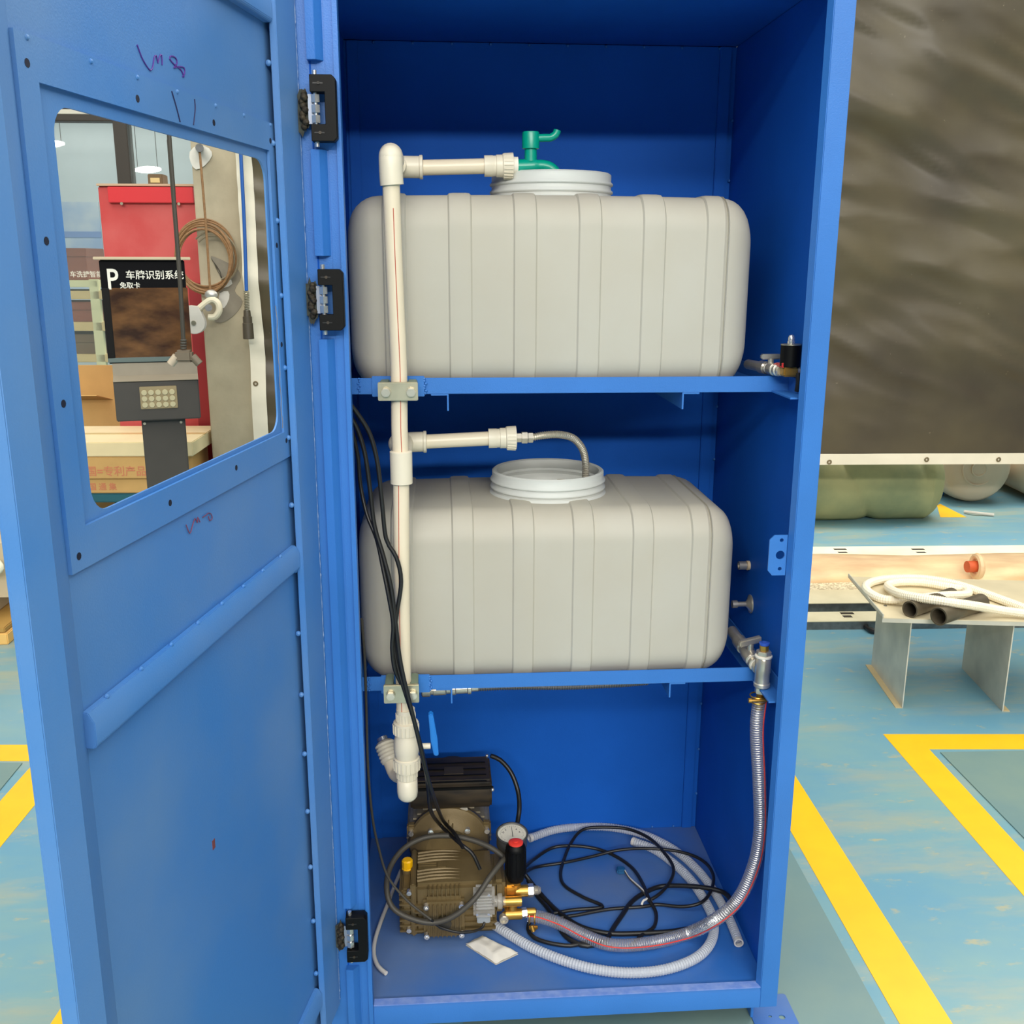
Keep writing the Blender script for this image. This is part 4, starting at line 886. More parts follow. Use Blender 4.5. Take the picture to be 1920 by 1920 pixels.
# solenoid valve at the upper tank outlet
sv = thing('solenoid_valve', 'black solenoid valve on brass body at the upper tank outlet', 'valve', (.80, .1, 1.28))
sc_ = Vector((.8045, .085, 0)); zc0, zc1 = aY(1488, 687, .085).z, aY(1488, 647, .085).z
MB().cyl((sc_.x, sc_.y, zc0), (sc_.x, sc_.y, zc1), .0182, n=32).build('coil', BLACKP, sv, bev=.001)
MB().cyl((sc_.x, sc_.y, zc1), (sc_.x, sc_.y, zc1+.002), .0186, n=32).build('coil_cap', ZINC, sv)
MB().lathe([(.007, 0), (.007, .006), (.0062, .0065), (.0062, .012), (.004, .016), (0, .0175)], (sc_.x, sc_.y, zc1+.002), (0, 0, 1), 16).build('cap_nut', ZINCW, sv)
zm = zc0-.009
MB().box(sc_.x-.015, sc_.x+.013, sc_.y-.014, sc_.y+.014, zc0-.018, zc0).build('valve_body', BRASS, sv, bev=.003)
o = aY(1403, 683, .26); q = Vector((sc_.x-.012, sc_.y+.006, zm)); dv = (o-q).normalized(); Lv = (o-q).length
MB().lathe([(.009, 0), (.0105, .004), (.0105, .009), (.0085, .010), (.0085, .014), (.0115, .015), (.0115, .024), (.009, .026), (.009, .03), (.0118, .032), (.0118, .055), (.009, .058), (.009, .07), (.0125, .072), (.0125, .10), (.010, .103), (.010, Lv)], q, dv, 16).build('fittings', STEEL, sv, smooth=20)
for h_ in (.012, .028, .06): MB().lathe([(.0095, 0), (.0108, .001), (.0108, .003), (.0095, .004)], q+dv*h_, dv, 14).build('thread_tape', SEALTAPE, sv)
hc = q+dv*.055
MB().cyl(hc+Vector((0, 0, .008)), hc+Vector((0, 0, .022)), .006, n=12).build('handle_stem', STEEL, sv)
MB().box(hc.x-.020, hc.x+.018, hc.y-.006, hc.y+.006, hc.z+.018, hc.z+.028).build('tee_handle', mat('aluminium_handle', (176, 176, 172), .35, metal=.7), sv, bev=.002)
for k in range(3): MB().tube(spline([Vector((sc_.x-.016, sc_.y-.010, zc0+.003*k)), q+dv*.04+Vector((-.002, -.016, .008+.002*k)), q+dv*.08+Vector((.003*math.sin(k*2), -.014, .006-.004*k)), q+dv*.13+Vector((0, -.012, .006*k-.004)), q+dv*.17+Vector((0, -.010, .004-.006*k))], .006), .0016, 6).build('wire', RED_WIRE, sv)
MB().cyl((sc_.x+.012, sc_.y, zm), (sc_.x+.0185, sc_.y, zm), .009, n=14).build('outlet_nut', STEEL, sv)
MB().tube(spline([Vector((sc_.x+.0125, sc_.y-.012, zm-.002)), Vector((sc_.x+.0135, sc_.y-.014, zm-.02)), Vector((sc_.x+.013, sc_.y-.012, zm-.036))], .006), .0045, 10).build('drain_tube', BLACKC, sv)

# lower tank outlet: ball valve, tee and hose barb
bv = thing('outlet_valve', 'steel ball valve and upright tee at the lower tank outlet', 'valve', (.79, .09, .65))
tx = aY(1430, 1255, .09); TX, TYy = tx.x, .09
ztp, zbt = aY(1432, 1232, .09).z, aY(1428, 1287, .09).z
MB().lathe([(.0150, 0), (.0165, .002), (.0165, .008), (.0150, .010), (.0150, .030), (.0160, .032), (.0160, ztp-zbt-.004), (.0140, ztp-zbt)], (TX, TYy, zbt), (0, 0, 1), 28).build('tee_body', STEEL, bv)
MB().lathe([(.0165, 0), (.0175, .001), (.0175, .004), (.016, .005)], (TX, TYy, ztp), (0, 0, 1), 20).build('thread_tape', SEALTAPE, bv)
MB().hexnut((TX, TYy, ztp+.005), (TX, TYy, ztp+.014), .0155).build('hex_nut', STEEL, bv, bev=.001)
MB().hexnut((TX, TYy, ztp+.014), (TX, TYy, ztp+.026), .0095).build('brass_fitting', BRASS, bv, bev=.001)
MB().lathe([(.0095, 0), (.0105, .002), (.0105, .005), (.006, .006), (.006, 0)], (TX, TYy, ztp+.026), (0, 0, 1), 20, True).build('push_ring', BLUERING, bv)
o = aY(1372, 1183, .27); q = Vector((TX-.004, TYy+.010, zbt+.034)); dv = (o-q).normalized(); Lv = (o-q).length
MB().lathe([(.0125, 0), (.0135, .006), (.0115, .012), (.0115, .017), (.0150, .018), (.0150, .027), (.0115, .028), (.0115, .034), (.0152, .036), (.0160, .055), (.0150, .072), (.0118, .075), (.0118, .09), (.0150, .092), (.0150, .125), (.012, .128), (.012, Lv)], q, dv, 18).build('ball_valve', STEEL, bv, smooth=25)
for h_ in (.014, .031): MB().lathe([(.012, 0), (.0135, .001), (.0135, .003), (.012, .004)], q+dv*h_, dv, 14).build('thread_tape', SEALTAPE, bv)
hc = q+dv*.055
MB().cyl(hc+Vector((0, 0, .010)), hc+Vector((0, 0, .028)), .007, n=14).build('handle_stem', STEEL, bv)
def hT(a, b, h): return hc+Vector((math.cos(.15)*a-math.sin(.15)*b, math.sin(.15)*a+math.cos(.15)*b, h+a*.16))
MB().box(-.026, .022, -.006, .006, .026, .040, hT).build('tee_handle', STEEL, bv, bev=.0025)
MB().hexnut((TX-.001, TYy, zbt), (TX-.001, TYy, zbt-.014), .0125).build('hex_nut', STEEL, bv, bev=.001)
MB().cyl((TX-.001, TYy, zbt-.012), (TX-.002, TYy, zbt-.05), .0085, n=16).build('hose_barb', BRASS, bv)

# clear reinforced hose from that barb to the pump
hose_top = Vector((TX-.002, TYy, zbt-.026))
hp_ = [hose_top, aY(1419, 1370, .088), aY(1424, 1470, .085), aY(1425, 1560, .085), aY(1413, 1625, .09), aY(1385, 1685, .095), aY(1345, 1722, .105), aZ(1290, 1750, .016), aZ(1220, 1768, .0155), aZ(1150, 1772, .0155), aZ(1100, 1756, .018), aZ(1055, 1734, .028), aY(1015, 1720, .215), aY(990, 1717, .222)]
hs = spline(hp_, .006)
ch = thing('clear_hose', 'clear wire reinforced hose with a red stripe sweeping down to the pump', 'hose', hs[len(hs)//2])
HR = .0142
MB().tube(hs, HR, 18, caps=False).build('hose_wall', HOSECLR, ch, smooth=60)
fine = resample(hs, .00055); turns = .0052
def frames(P):
    out = []; t = (P[1]-P[0]).normalized(); u = t.cross(Vector((0, 1, 0))).normalized()
    for i in range(len(P)):
        t = (P[min(i+1, len(P)-1)]-P[max(i-1, 0)]).normalized(); u = (u-t*u.dot(t)).normalized(); out.append((t, u, t.cross(u)))
    return out
fr = frames(fine)
sp = [p+(u*math.cos(i*.00055/turns*2*PI)+w*math.sin(i*.00055/turns*2*PI))*HR*.97 for i, (p, (t_, u, w)) in enumerate(zip(fine, fr))]
note(MB().tube(sp, .0009, 4).build('wire_spiral', ZINCW, ch), 'steel wire spiral inside the hose')
fr2 = frames(hs)
tw_ = [.7+1.6*i/len(hs) for i in range(len(hs))]
MB().tube([p+(u*math.cos(g_)+w*math.sin(g_))*HR*1.0 for p, (t_, u, w), g_ in zip(hs, fr2, tw_)], .0014, 5).build('red_stripe', REDP, ch)
def hose_clamp(p, d, r, lab, par):
    d = d.normalized()
    t = thing('hose_clamp', lab, 'clamp', p, 'hose clamps')
    for k in (-.006, .006): MB().tube([p+d*k+(d.orthogonal().normalized()*math.cos(a)+d.cross(d.orthogonal().normalized())*math.sin(a))*r for a in [2*PI*i/28 for i in range(28)]], .0014, 6, closed=True).build('band_wire', BRASS, t)
    return t
t = hose_clamp(aY(1421, 1309, .089), Vector((0, 0, 1)), HR+.0016, 'brass wire clamp at the top of the clear hose', None)
p = aY(1421, 1309, .089); MB().cyl(p+Vector((-.022, -.014, .002)), p+Vector((.022, -.016, .002)), .003, n=10).build('clamp_screw', BRASS, t); MB().cyl(p+Vector((-.024, -.014, .002)), p+Vector((-.018, -.014, .002)), .005, n=10).build('screw_head', BRASS, t)
p = aY(999, 1718, .219); t = hose_clamp(p, hs[-1]-hs[-6], HR+.0016, 'brass wire clamp at the pump end of the clear hose', None)
MB().cyl(p+Vector((-.004, -.013, -.014)), p+Vector((.0, -.018, -.026)), .0055, n=12).build('clamp_screw', BRASS, t); MB().box(p.x-.010, p.x+.010, p.y-.018, p.y-.012, p.z-.022, p.z-.014).build('clamp_lug', BRASS, t, bev=.001)

# wall fittings on the right side panel
fa = thing('wall_fitting', 'small chrome threaded nut through the right wall, the upper fitting', 'fitting', (XR, .305, .835))
MB().lathe([(.0095, 0), (.0095, -.016), (.006, -.016), (.006, 0)], (XR-.008, .305, .835), (1, 0, 0), 18, True).build('nut', STEEL, fa)
MB().cyl((XR, .305, .835), (XR-.006, .305, .835), .0105, n=18).build('gasket', mat('cream_gasket', (220, 196, 160), .5), fa); MB().cyl((XR-.0, .305, .835), (XR-.022, .305, .835), .0068, n=14).build('spigot', STEEL, fa)
fb = thing('wall_fitting', 'chrome stem with a domed flange on the right wall, lower fitting', 'fitting', (XR, .277, .756))
MB().lathe([(.0195, 0), (.0185, -.003), (.010, -.008), (.0055, -.012), (.0055, -.030), (.0085, -.031), (.0085, -.042), (0, -.042)], (XR, .277, .756), (1, 0, 0), 26).build('stem', STEEL, fb)
MB().tube([Vector((XR-.0015, .277+math.cos(a)*.0195, .756+math.sin(a)*.0195)) for a in [2*PI*i/26 for i in range(26)]], .0015, 6, closed=True).build('flange_rim', STEEL, fb)
# fitting and dark corrugated hose under the lower shelf
un = thing('shelf_hose', 'dark corrugated hose with steel couplings hung under the lower shelf', 'hose', (.25, .2, .62))
UY = .185
u0 = aY(790, 1295, UY); u1 = aY(905, 1289, UY)
dU = (u1-u0).normalized()
MB().lathe([(r_*1.2, h_) for r_, h_ in [(.009, 0), (.011, .002), (.011, .018), (.008, .019), (.008, .024), (.0095, .025), (.0095, .05), (.0078, .052), (.0078, .06), (.0105, .062), (.0105, .07), (.0088, .072), (.0088, .095), (.0105, .097), (.0105, .103), (.006, .105), (.006, .118)]], u0, dU, 16).build('couplings', STEEL, un, smooth=25)
pts = resample(spline([u0+dU*.117, aY(960, 1287, UY), aY(1060, 1287, UY), aY(1150, 1283, UY), aY(1215, 1278, .2)], .006), .0013)
MB().tube(pts, lambda i: (.0062, .0078, .0078, .0062)[i % 4], 12).build('corrugated_tube', mat('dark_steel_hose', (120, 120, 122), .35, metal=.6), un, smooth=0)

# ================================================================== THE PUMP
pump = thing('pressure_pump', 'bronze brown plunger pump and motor on the cabinet floor', 'pump', (.165, .3, 0))
X0, X1p, Y0, Y1, ZC = .050, .285, .215, .352, .132
def pb(name, m_, *a, bev=.002, parent=None): return MB().box(*a).build(name, m_, parent or pump, bev=bev)
case = pb('crankcase', PUMP, .078, X1p-.02, Y0, Y1, .012, ZC, bev=.010)
pb('base_rail', PUMP_D, .06, .10, Y0+.01, .52, 0, .013); pb('base_rail', PUMP_D, .22, .26, Y0+.01, .52, 0, .013)
# left end cover with fins
cov = pb('end_cover', PUMP, .052, .074, Y0+.006, Y1-.004, .008, ZC-.012, bev=.004)
for k in range(8): pb('fin', PUMP, .046, .072, Y0+.002, Y1-.002, .012+k*.0135, .0165+k*.0135, bev=.001, parent=cov)
pb('joint_flange', PUMP, .072, .084, Y0-.002, Y1+.002, .004, ZC+.004, bev=.003)
for y_, z_ in ((1672, 0), (1742, 0)):
    p = aY(767, y_, Y0); MB().lathe([(.0055, 0), (.0055, -.012), (.003, -.012)], (p.x, Y0+.004, p.z), (0, 1, 0), 12).build('bolt', ZINCW, pump)
# curved ribs along the top
def rib(y, z, amp, x0=.086, x1=.235):
    P = [Vector((x0+(x1-x0)*i/16, y-amp*math.sin(PI*min(1, 1.15*i/16))*-1, z-.004*(i/16)**2*2)) for i in range(17)]
    return P
for k in range(4):
    MB().tube(rib(Y1-.014-k*.012, ZC+.001, .010), lambda i: .0042*(1-.5*i/16), 6).build('rib', PUMP, case); MB().tube(rib(Y0+.052-k*.012, ZC+.001, .010), lambda i: .0042*(1-.5*i/16), 6).build('rib', PUMP, case)
pb('name_pad', PUMP, .132, .152, Y0+.062, Y0+.085, ZC-.002, ZC+.004, bev=.001, parent=case)
for k in range(3): pb('fine_rib', PUMP, .088, .130, Y0+.064+k*.009, Y0+.067+k*.009, ZC-.002, ZC+.002, bev=.0005, parent=case)
# front cover
fc = pb('front_cover', PUMP, .100, .192, Y0-.016, Y0+.004, .006, .108, bev=.008)
for k in range(8): pb('fin', PUMP, .1115+k*.0098, .1140+k*.0098, Y0-.024, Y0-.012, .014, .096, bev=.0008, parent=fc)
for k in range(8): pb('fin', PUMP, .1115+k*.0098, .1140+k*.0098, Y0-.010, Y0+.022, .100, ZC-.004, bev=.0008, parent=fc)
MB().cyl((.146, Y0-.026, .050), (.146, Y0-.010, .050), .0165, n=28).build('boss', PUMP_D, fc, bev=.001)
for sx in (.107, .185):
    for z_ in (.018, .092):
        MB().lathe([(.0062, 0), (.0062, -.012), (.0035, -.012), (.003, -.007)], (sx, Y0-.014, z_), (0, 1, 0), 14).build('bolt', ZINCW, fc)
for k in range(5): pb('side_fin', PUMP, .192, .262, Y0-.006, Y0+.01, .016+k*.016, .021+k*.016, bev=.001, parent=case); pb('side_fin', PUMP, .080, .100, Y0-.006, Y0+.01, .016+k*.016, .021+k*.016, bev=.001, parent=case)
pb('plunger_head', PUMP, X1p-.03, X1p, Y0+.01, Y1-.01, .045, ZC-.004, bev=.008)
# oil cap
p = aZ(764, 1622, ZC+.004)
MB().lathe([(.0130, 0), (.0130, .004), (.0120, .005), (.0128, .022), (.010, .025), (0, .0255)], (p.x, p.y, ZC-.006), (0, 0, 1), 10).build('oil_cap', YELLOW, pump, smooth=20); MB().cyl((p.x, p.y, ZC-.03), (p.x, p.y, ZC-.004), .013, n=18).build('oil_neck', PUMP, pump)
# bell housing and motor
MX, MZ = .160, .130
bell = MB().lathe([(.055, 0), (.070, .008), (.082, .022), (.093, .030), (.096, .036), (.096, .048), (.09, .05)], (MX, Y1-.002, MZ), (0, 1, 0), 48).build('bell_housing', PUMP, pump, smooth=25)
MB().tube([Vector((MX+math.cos(a)*.0945, Y1+.037, MZ+math.sin(a)*.0945)) for a in [2*PI*i/48 for i in range(48)]], .003, 6, closed=True).build('seal_ring', BLACKC, bell)
for k in range(9): MB().box(MX-.040+k*.0095, MX-.0375+k*.0095, Y1-.004, Y1+.022, MZ+.045, MZ+.074-.00006*(k-4)**2*100).build('fin', PUMP, bell)
for sx in (-1, 1):
    pb('lug', PUMP, MX+sx*.088-.012, MX+sx*.088+.012, Y1+.030, Y1+.050, MZ+.020, MZ+.050, bev=.004)
    MB().lathe([(.0062, 0), (.0062, -.012), (.003, -.012)], (MX+sx*.090, Y1+.030, MZ+.034), (0, 1, 0), 14).build('bolt', ZINCW, pump); MB().lathe([(.0068, 0), (.0068, -.01), (.003, -.011)], (MX+sx*.043, Y1+.006, MZ+.050), (0, 1, 0), 14).build('bolt', ZINCW, pump)
motor = MB().cyl((MX, Y1+.046, MZ), (MX, .555, MZ), .088, n=48).build('motor_body', ALU, pump)
for k in range(9):
    z_ = MZ+.092-k*.0125; w_ = math.sqrt(max(.0004, .098**2-(z_-MZ)**2))+.004
    pb('fin', ALU, MX-w_, MX+w_, Y1+.050, .55, z_-.002, z_+.002, bev=.0006, parent=motor)
pb('foot', ALU, MX-.085, MX+.085, .40, .53, .004, .05, bev=.004, parent=motor)
MB().lathe([(.090, 0), (.098, .002), (.098, .035), (.07, .05), (0, .052)], (MX, .553, MZ), (0, 1, 0), 48).build('fan_cover', BLACKP, pump)
MB().ball((MX+.01, .50, MZ+.10), .06, 24, (1.1, .9, 1.0)).build('capacitor_hump', BLACKDUST, pump)
tb = MB().prism([(.365, .250), (.380, .222), (.50, .222), (.505, .25), (.505, .292), (.378, .296), (.368, .288)], .070, .262, lambda p, q, h: Vector((h, p, q))).build('terminal_box', BLACKDUST, pump, bev=.005)
pb('box_lip', BLACKP, .068, .265, .362, .366, .280, .287, bev=.001, parent=tb)
for k in range(4): pb('groove', BLACKP, .085, .25, .372+k*.03, .376+k*.03, .2945, .2968, bev=.0005, parent=tb)
pb('label_pad', mat('dusty_pad', (62, 54, 44), .6), .150, .196, .41, .445, .293, .2972, bev=.0005, parent=tb)
for x_, y_, z_ in ((.263, .364, .279), (.256, .498, .296)): MB().ball((x_, y_-.002, z_), .0045, 10).build('screw', ZINCW, tb)
pb('box_seat', mat('grey_seat', (196, 190, 176), .4, metal=.4), .118, .205, Y1+.03, .48, .214, .221, bev=.001)
# brass manifold
def brass(name, a, b, r, n=20, m_=BRASS, parent=None): return MB().cyl(a, b, r, n=n).build(name, m_, parent or pump, bev=.0012)
man = pb('manifold', BRASS, .283, .310, .225, .30, .040, .115, bev=.005)
kx = aY(966, 1640, .24)
KX, KY = .3085, .238
brass('riser', (KX, KY, .075), (KX, KY, .112), .0125, parent=man); MB().hexnut((KX, KY, .110), (KX, KY, .122), .0105).build('hex_nut', BRASS, man, bev=.001)
oy = .236; oz = aY(980, 1670, oy).z
brass('outlet_arm', (KX, oy, oz), (aY(990, 1670, oy).x, oy, oz), .0135, parent=man)
MB().hexnut((aY(990, 1670, oy).x, oy, oz), (aY(1000, 1670, oy).x, oy, oz), .0155).build('hex_nut', ZINCW, man, bev=.001)
MB().lathe([(.010, 0)]+[(.0095+(.0010 if k % 2 else 0), .001+k*.0013) for k in range(9)]+[(.0085, .014), (.006, .017)], (aY(1000, 1670, oy).x, oy, oz), (1, 0, 0), 18).build('outlet_nipple', STEEL, man)
y2 = .210; z2_ = aY(960, 1690, y2).z
brass('valve_barrel', (aY(944, 1690, y2).x, y2, z2_), (aY(978, 1690, y2).x, y2, z2_), .0112, parent=man)
y3 = .208; z3_ = aY(960, 1716, y3).z
brass('inlet_barrel', (aY(948, 1716, y3).x, y3+.004, z3_), (aY(979, 1716, y3).x, y3+.004, z3_), .0122, parent=man)
brass('inlet_link', (aY(962, 1700, y3).x, y3+.008, z3_), (aY(962, 1700, y3).x, y3+.008, z2_), .010, parent=man)
c_ = aY(945, 1727, .196)
MB().lathe([(.0105, 0), (.0105, -.012), (.009, -.014), (.006, -.014), (.005, -.010)], (c_.x, .208, c_.z+.002), (0, 1, .0), 20).build('inlet_plug', STEEL, man)
brass('plug_arm', (c_.x, .208, c_.z+.002), (c_.x+.014, .214, z3_), .0105, parent=man)
MB().hexnut((aY(978, 1716, y3).x, y3+.006, z3_), (aY(988, 1717, y3).x, y3+.008, z3_), .012).build('hex_nut', ZINCW, man, bev=.001)
brass('hose_barb', (aY(986, 1717, y3).x, .217, z3_), (aY(1004, 1719, .216).x, .217, z3_), .0095, parent=man)
# regulator knob
kz0, kz1 = .120, aY(966, 1581, KY).z
kb = MB().lathe([(.012, 0), (.018, .003), (.0228, .018), (.0238, .030), (.0235, .055), (.0225, kz1-kz0-.014), (.0230, kz1-kz0-.012), (.0210, kz1-kz0-.006), (.016, kz1-kz0)], (KX, KY, kz0), (0, 0, 1), 36).build('regulator_knob', BLACKP, pump)
for k in range(16):
    a = 2*PI*k/16; MB().cyl((KX+math.cos(a)*.0232, KY+math.sin(a)*.0232, kz0+.022), (KX+math.cos(a)*.0222, KY+math.sin(a)*.0222, kz1-.015), .0016, n=6).build('ridge', BLACKP, kb)
note(MB().lathe([(.0135, 0), (.0165, .001), (.0165, .004), (.014, .0055), (.006, .0058), (.0055, .0075), (0, .0078)], (KX, KY, kz1-.001), (0, 0, 1), 28).build('knob_cap', REDP, pump), 'red cap of the knob')
# pressure gauge
gz = aY(960, 1563, .30); gd = Vector((0, -.17, 1)).normalized(); GS = 1.13
g0 = Vector((gz.x, .30, gz.z))
MB().lathe([(r_*GS, h_) for r_, h_ in [(.030, -.034), (.0315, -.03), (.0315, -.004), (.033, -.002), (.033, .002), (.030, .003), (.0285, -.002), (.0, -.002)]], g0, gd, 40).build('gauge', STEEL_D, pump, smooth=25)
MB().lathe([(.0287*GS, -.003), (.0287*GS, -.0015), (0, -.0014)], g0, gd, 36).build('gauge_dial', GLASSDIAL, pump)
gu = Vector((1, 0, 0)); gv = gd.cross(gu)
def gpnt(a, b, h): return g0+gu*a*GS+gv*b*GS+gd*h
mb = MB()
for k in range(27):
    a = math.radians(225-k*10.4); r0_, r1_ = (.0205, .0245) if k % 3 == 0 else (.0225, .0245); mb.tube([gpnt(math.cos(a)*r0_, math.sin(a)*r0_, -.0012), gpnt(math.cos(a)*r1_, math.sin(a)*r1_, -.0012)], .00035, 4)
stuff(mb.build('dial_ticks', BLACKC, pump))
MB().tube([gpnt(.001, -.008, -.0002), gpnt(.0005, .021, -.0002)], lambda i: (.0011, .0004)[i], 5).build('gauge_needle', BLACKC, pump)
for k, (tx_, ty_) in enumerate(((-.019, .003), (-.014, .011), (.008, .011), (.014, .003))): text('0246'[k], .007, lambda a, b, h: gpnt(tx_+a, ty_+b, -.0011+h), .0001, 'dial_figure', BLACKC, pump)
brass('gauge_stem', g0-gd*.034, Vector((.300, .275, .10)), .007)
note(MB().lathe([(.0295*GS, .0005), (.0295*GS, .0016), (0, .0016)], g0, gd, 36).build('gauge_glass', mat('gauge_glass', (240, 240, 236), .05, spec=.5, alpha=.08), pump), 'clear glass of the gauge')
# clear pressure switch box
cl0, cl1 = aY(888, 1727, .188), aY(928, 1668, .188)
cb = MB().box(cl0.x, cl1.x, .188, .215, cl0.z+.004, cl1.z).build('switch_box', CLEAR, pump, bev=.006)
for k in range(5): MB().box(cl0.x+.006, cl1.x-.006, .186, .189, cl0.z+.030+k*.0075, cl0.z+.0335+k*.0075).build('rib', CLEAR, cb, bev=.0006)
MB().box(cl0.x+.008, cl1.x-.008, .194, .210, cl0.z+.020, cl1.z-.030).build('inner_works', mat('grey_works', (120, 116, 106), .4), cb, bev=.003)
for sx in (.008, .034):
    for z_ in (.016, .064): MB().cyl((cl0.x+sx, .1865, cl0.z+z_), (cl0.x+sx, .190, cl0.z+z_), .0028, n=10).build('screw', ZINCW, cb)
cn0 = aY(927, 1690, .205)
MB().lathe([(.010, 0), (.012, .002), (.012, .008), (.0165, .009), (.0175, .014), (.0165, .019), (.010, .02), (.010, .026)], (cl1.x-.002, .205, cn0.z), (1, 0, 0), 22).build('switch_union', CLEAR, pump)
pb('switch_gland', mat('gland_grey', (150, 156, 160), .4), cl0.x+.008, cl1.x-.010, .194, .210, cl0.z-.012, cl0.z+.004, bev=.002)

# ================================================================== CABLES AND HOSES
def cable(name, lab, cat, pts, r, m_=BLACKC, group=None, n=9, step=.01):
    return tag(MB().tube(spline(pts, step), r, n).build(name, m_, None, smooth=60), lab, cat, group)
g = 'black cables down the left side'
cable('power_cable', 'black cable bowing out before the left of the lower tank', 'cable', [aY(650, 750, .05), aY(672, 778, .055), aY(694, 815, .06), aY(708, 870, .062), aY(716, 940, .062), aY(724, 1010, .060), aY(743, 1045, .056), aY(752, 1090, .052), aY(744, 1150, .05), aY(739, 1195, .048), aY(742, 1235, .044), aY(754, 1280, .040), aY(776, 1350, .04), aY(796, 1430, .05), aY(803, 1480, .09), aY(808, 1520, .16), aZ(824, 1545, .200), aZ(858, 1578, .205), aZ(885, 1600, .185), aZ(900, 1630, .15)], .0042, group=g)
cable('power_cable', 'black cable hanging straight from the left post past the lower clamp', 'cable', [aY(648, 770, .06), aY(668, 800, .062), aY(684, 850, .064), aY(694, 920, .064), aY(702, 985, .060), aY(718, 1040, .054), aY(733, 1100, .046), aY(742, 1170, .040), aY(749, 1230, .036), aY(760, 1285, .033), aY(781, 1370, .036), aY(800, 1450, .05), aY(815, 1500, .10), aZ(832, 1540, .212), aZ(852, 1562, .212), aZ(868, 1590, .20)], .0042, group=g)
cable('power_cable', 'thin black cable nearest the left post ending at the lower clamp', 'cable', [aY(655, 790, .08), aY(670, 850, .085), aY(676, 910, .085), aY(688, 965, .074), aY(706, 1010, .062), aY(718, 1065, .052), aY(728, 1115, .042), aY(737, 1170, .036), aY(735, 1215, .034), aY(740, 1255, .036), aY(752, 1282, .045)], .0038, group=g)
cable('side_cable', 'thin dark cable running down inside the left post to the floor', 'cable', [aY(678, 1160, .10), aY(684, 1240, .12), aY(687, 1330, .13), aY(690, 1440, .12), aY(698, 1530, .13), aY(710, 1590, .16), aY(728, 1645, .17), aY(765, 1690, .165), aY(808, 1724, .160)], .0028, GREYC)
cable('switch_cable', 'thin black lead from the clear switch box under the pump front', 'cable', [aY(908, 1728, .196), aY(905, 1738, .19), aY(890, 1746, .175), aY(860, 1748, .165), aY(825, 1738, .165), aY(806, 1722, .162)], .0030, BLACKC)
lp = [(950, 1612, .262), (925, 1592, .28), (885, 1575, .30), (840, 1567, .31), (795, 1571, .31), (757, 1591, .29), (732, 1625, .25), (725, 1665, .205), (735, 1700, .18), (765, 1720, .170), (810, 1730, .165), (850, 1718, .165), (890, 1685, .175), (918, 1645, .20), (940, 1617, .23), (955, 1600, .26)]
cable('pump_cable', 'thick grey black cable looped in a ring before the pump', 'cable', [aY(*q) for q in lp], .0062, GREYC, n=12)
cable('motor_cable', 'black cable arching from the motor terminal box down to the floor', 'cable', [aY(920, 1417, .49), aY(938, 1425, .49), aY(958, 1448, .48), aY(971, 1482, .46), aY(974, 1515, .45), aY(970, 1545, .44), aZ(962, 1600, .05), aZ(960, 1640, .02)], .0058, BLACKC)
g = 'cable coil on the cabinet floor'
zf = .0055
def fl(L, z=zf): return [aZ(x, y, z+(q[0] if q else 0)) for x, y, *q in L]
cable('coiled_cable', 'black cable of the floor coil with the high narrow loop', 'cable', fl([(975, 1634, .03), (1000, 1612), (1035, 1590), (1075, 1586, .006), (1120, 1592), (1155, 1606), (1186, 1628), (1204, 1655, .006), (1216, 1684, .008), (1230, 1712), (1226, 1738), (1205, 1752), (1185, 1772)]), .0042, group=g)
cable('coiled_cable', 'black cable of the floor coil reaching toward the right wall', 'cable', fl([(978, 1640, .03), (1005, 1626), (1060, 1617), (1110, 1606), (1160, 1594, .008), (1215, 1591, .02), (1275, 1597, .022), (1318, 1614, .022), (1337, 1640, .022), (1333, 1670, .022), (1315, 1692, .02), (1280, 1700, .008), (1232, 1696), (1205, 1700), (1140, 1705), (1080, 1716), (1050, 1720)]), .0040, group=g)
cable('coiled_cable', 'black cable of the floor coil in the tall middle loop', 'cable', fl([(1010, 1716), (1040, 1712), (1075, 1706), (1130, 1700), (1095, 1683), (1060, 1662), (1051, 1640), (1058, 1610), (1072, 1578, .008), (1092, 1556, .018), (1125, 1551, .022), (1175, 1554, .022), (1215, 1570, .024), (1243, 1596, .022), (1262, 1625, .014), (1258, 1650, .010), (1238, 1675, .008), (1215, 1690)]), .0041, group=g)
cable('coiled_cable', 'thick black cable of the floor coil lying along the clear hose', 'cable', fl([(985, 1640, .03), (1000, 1660, .012), (1030, 1694), (1055, 1716), (1090, 1738), (1140, 1750), (1200, 1750), (1270, 1745), (1330, 1730), (1365, 1711, .022), (1371, 1691, .024), (1358, 1674, .024), (1325, 1665, .022), (1280, 1661, .012), (1240, 1662), (1212, 1672), (1185, 1690), (1165, 1718), (1150, 1740), (1135, 1768)]), .0056, group=g)
cable('coiled_cable', 'black cable of the floor coil crossing under the clear hose', 'cable', fl([(990, 1650, .02), (1008, 1680), (1030, 1706), (1046, 1735, -.0), (1062, 1757), (1090, 1772), (1112, 1772), (1130, 1762)]), .0056, group=g)
cable('coiled_cable', 'black cable of the floor coil curling below the brass clamp', 'cable', fl([(993, 1728, .01), (990, 1742), (1000, 1757), (1030, 1768), (1070, 1773), (1100, 1766), (1125, 1764)]), .0046, group=g)
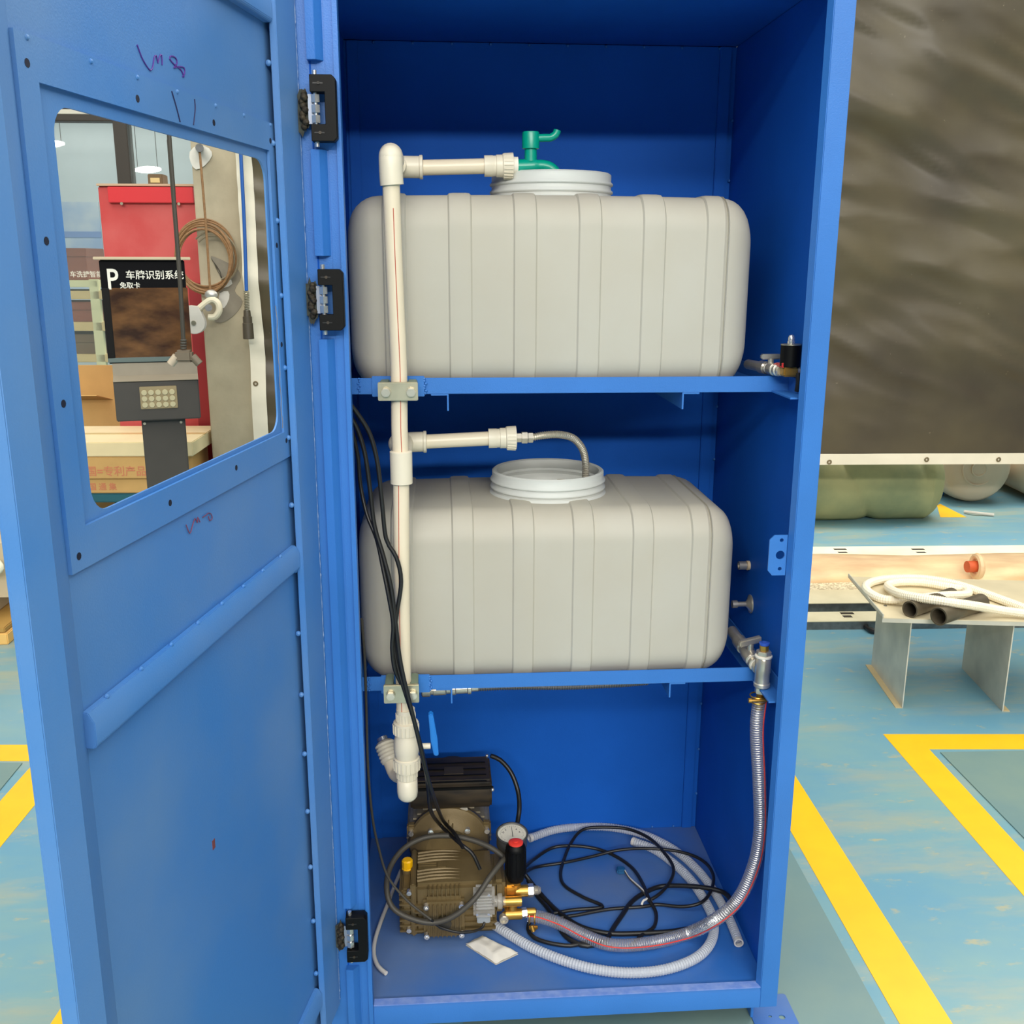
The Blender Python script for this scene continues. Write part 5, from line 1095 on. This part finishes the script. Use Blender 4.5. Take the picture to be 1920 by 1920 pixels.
# white hoses on the floor
def chose(lab, L, r, step=.0032):
    P = resample(spline(L, .006), step)
    t = thing('translucent_hose', lab, 'hose', P[len(P)//2], 'translucent floor hoses')
    MB().tube(P, lambda i: r if i % 2 else r*.88, 14, caps=False).build('hose_wall', HOSEW, t, smooth=0)
    for e_, d_ in ((P[0], P[1]-P[0]), (P[-1], P[-2]-P[-1])): MB().lathe([(r, 0), (r, .008), (r*.7, .008), (r*.7, 0)], e_, d_, 16, True).build('hose_end', TUBEW, t)
    return t
hz_ = .0112
chose('translucent white hose running along the back to the right corner', [aZ(x, y, hz_+.001) for x, y in ((992, 1572), (1040, 1556), (1095, 1550), (1150, 1552), (1210, 1566), (1262, 1592), (1305, 1628), (1338, 1670), (1362, 1712), (1378, 1748), (1386, 1770))], .0108)
chose('translucent white hose sweeping round the front of the cabinet floor', [aZ(x, y, hz_+.001) for x, y in ((1186, 1577), (1225, 1592), (1262, 1618), (1295, 1650), (1322, 1690), (1338, 1728), (1333, 1766), (1305, 1796), (1250, 1817), (1185, 1824), (1120, 1818), (1060, 1802), (1000, 1778), (955, 1752), (925, 1733), (906, 1722))], .0112)
cable('thin_tube', 'thin white tube curling on the floor beside the left post', 'tube', [aZ(752, 1632, .03), aZ(738, 1665, .012), aZ(728, 1692, .006), aZ(714, 1728, .006), aZ(703, 1763, .006), aZ(701, 1790, .006), aZ(709, 1812, .006), aZ(724, 1825, .006)], .0048, TUBEW)
# paper packet
q = [aZ(873, 1770, .004), aZ(905, 1755, .004), aZ(972, 1787, .004), aZ(930, 1807, .004)]
def pap(u, v):
    p = q[0].lerp(q[1], u).lerp(q[3].lerp(q[2], u), v); e_ = min(u, 1-u, v, 1-v)
    return p+Vector((0, 0, .001+.010*min(1, e_*5)+.003*noise.noise(p*60)))
mb = MB().grid(pap, 14, 18); mb.grid(lambda u, v: Vector((pap(u, v).x, pap(u, v).y, .0006)), 14, 18)
tag(mb.build('paper_packet', PAPER, None, smooth=180), 'small white paper packet lying on the cabinet floor before the pump', 'packet')
p = aZ(1165, 1630, .01)
t = thing('wire_connector', 'small blue wire connector lying inside the floor cable coil', 'connector', (p.x, p.y, 0))
MB().box(p.x-.012, p.x+.010, p.y-.010, p.y+.010, .001, .014).build('connector_shell', mat('teal_blue_plastic', (30, 86, 130), .4), t, bev=.003)
MB().tube(spline([p+Vector((.008, -.004, 0)), aZ(1180, 1645, .008), aZ(1205, 1668, .012), aZ(1222, 1690, .012)], .008), .0018, 6).build('lead_wire', TUBEW, t); MB().tube(spline([p+Vector((.006, -.008, 0)), aZ(1182, 1650, .008), aZ(1206, 1673, .012), aZ(1216, 1690, .012)], .008), .0014, 6).build('lead_wire', GREYC, t)
tw = aZ(1206, 1693, .016)
tag(MB().tube(spline([tw+Vector((-.005, -.006, 0)), tw+Vector((.0, .002, .004)), tw+Vector((.008, .010, .002)), tw+Vector((.012, .016, 0))], .004), .0026, 6).build('cable_tie', SEALTAPE, None), 'white tie knotted round the floor cables', 'tie')
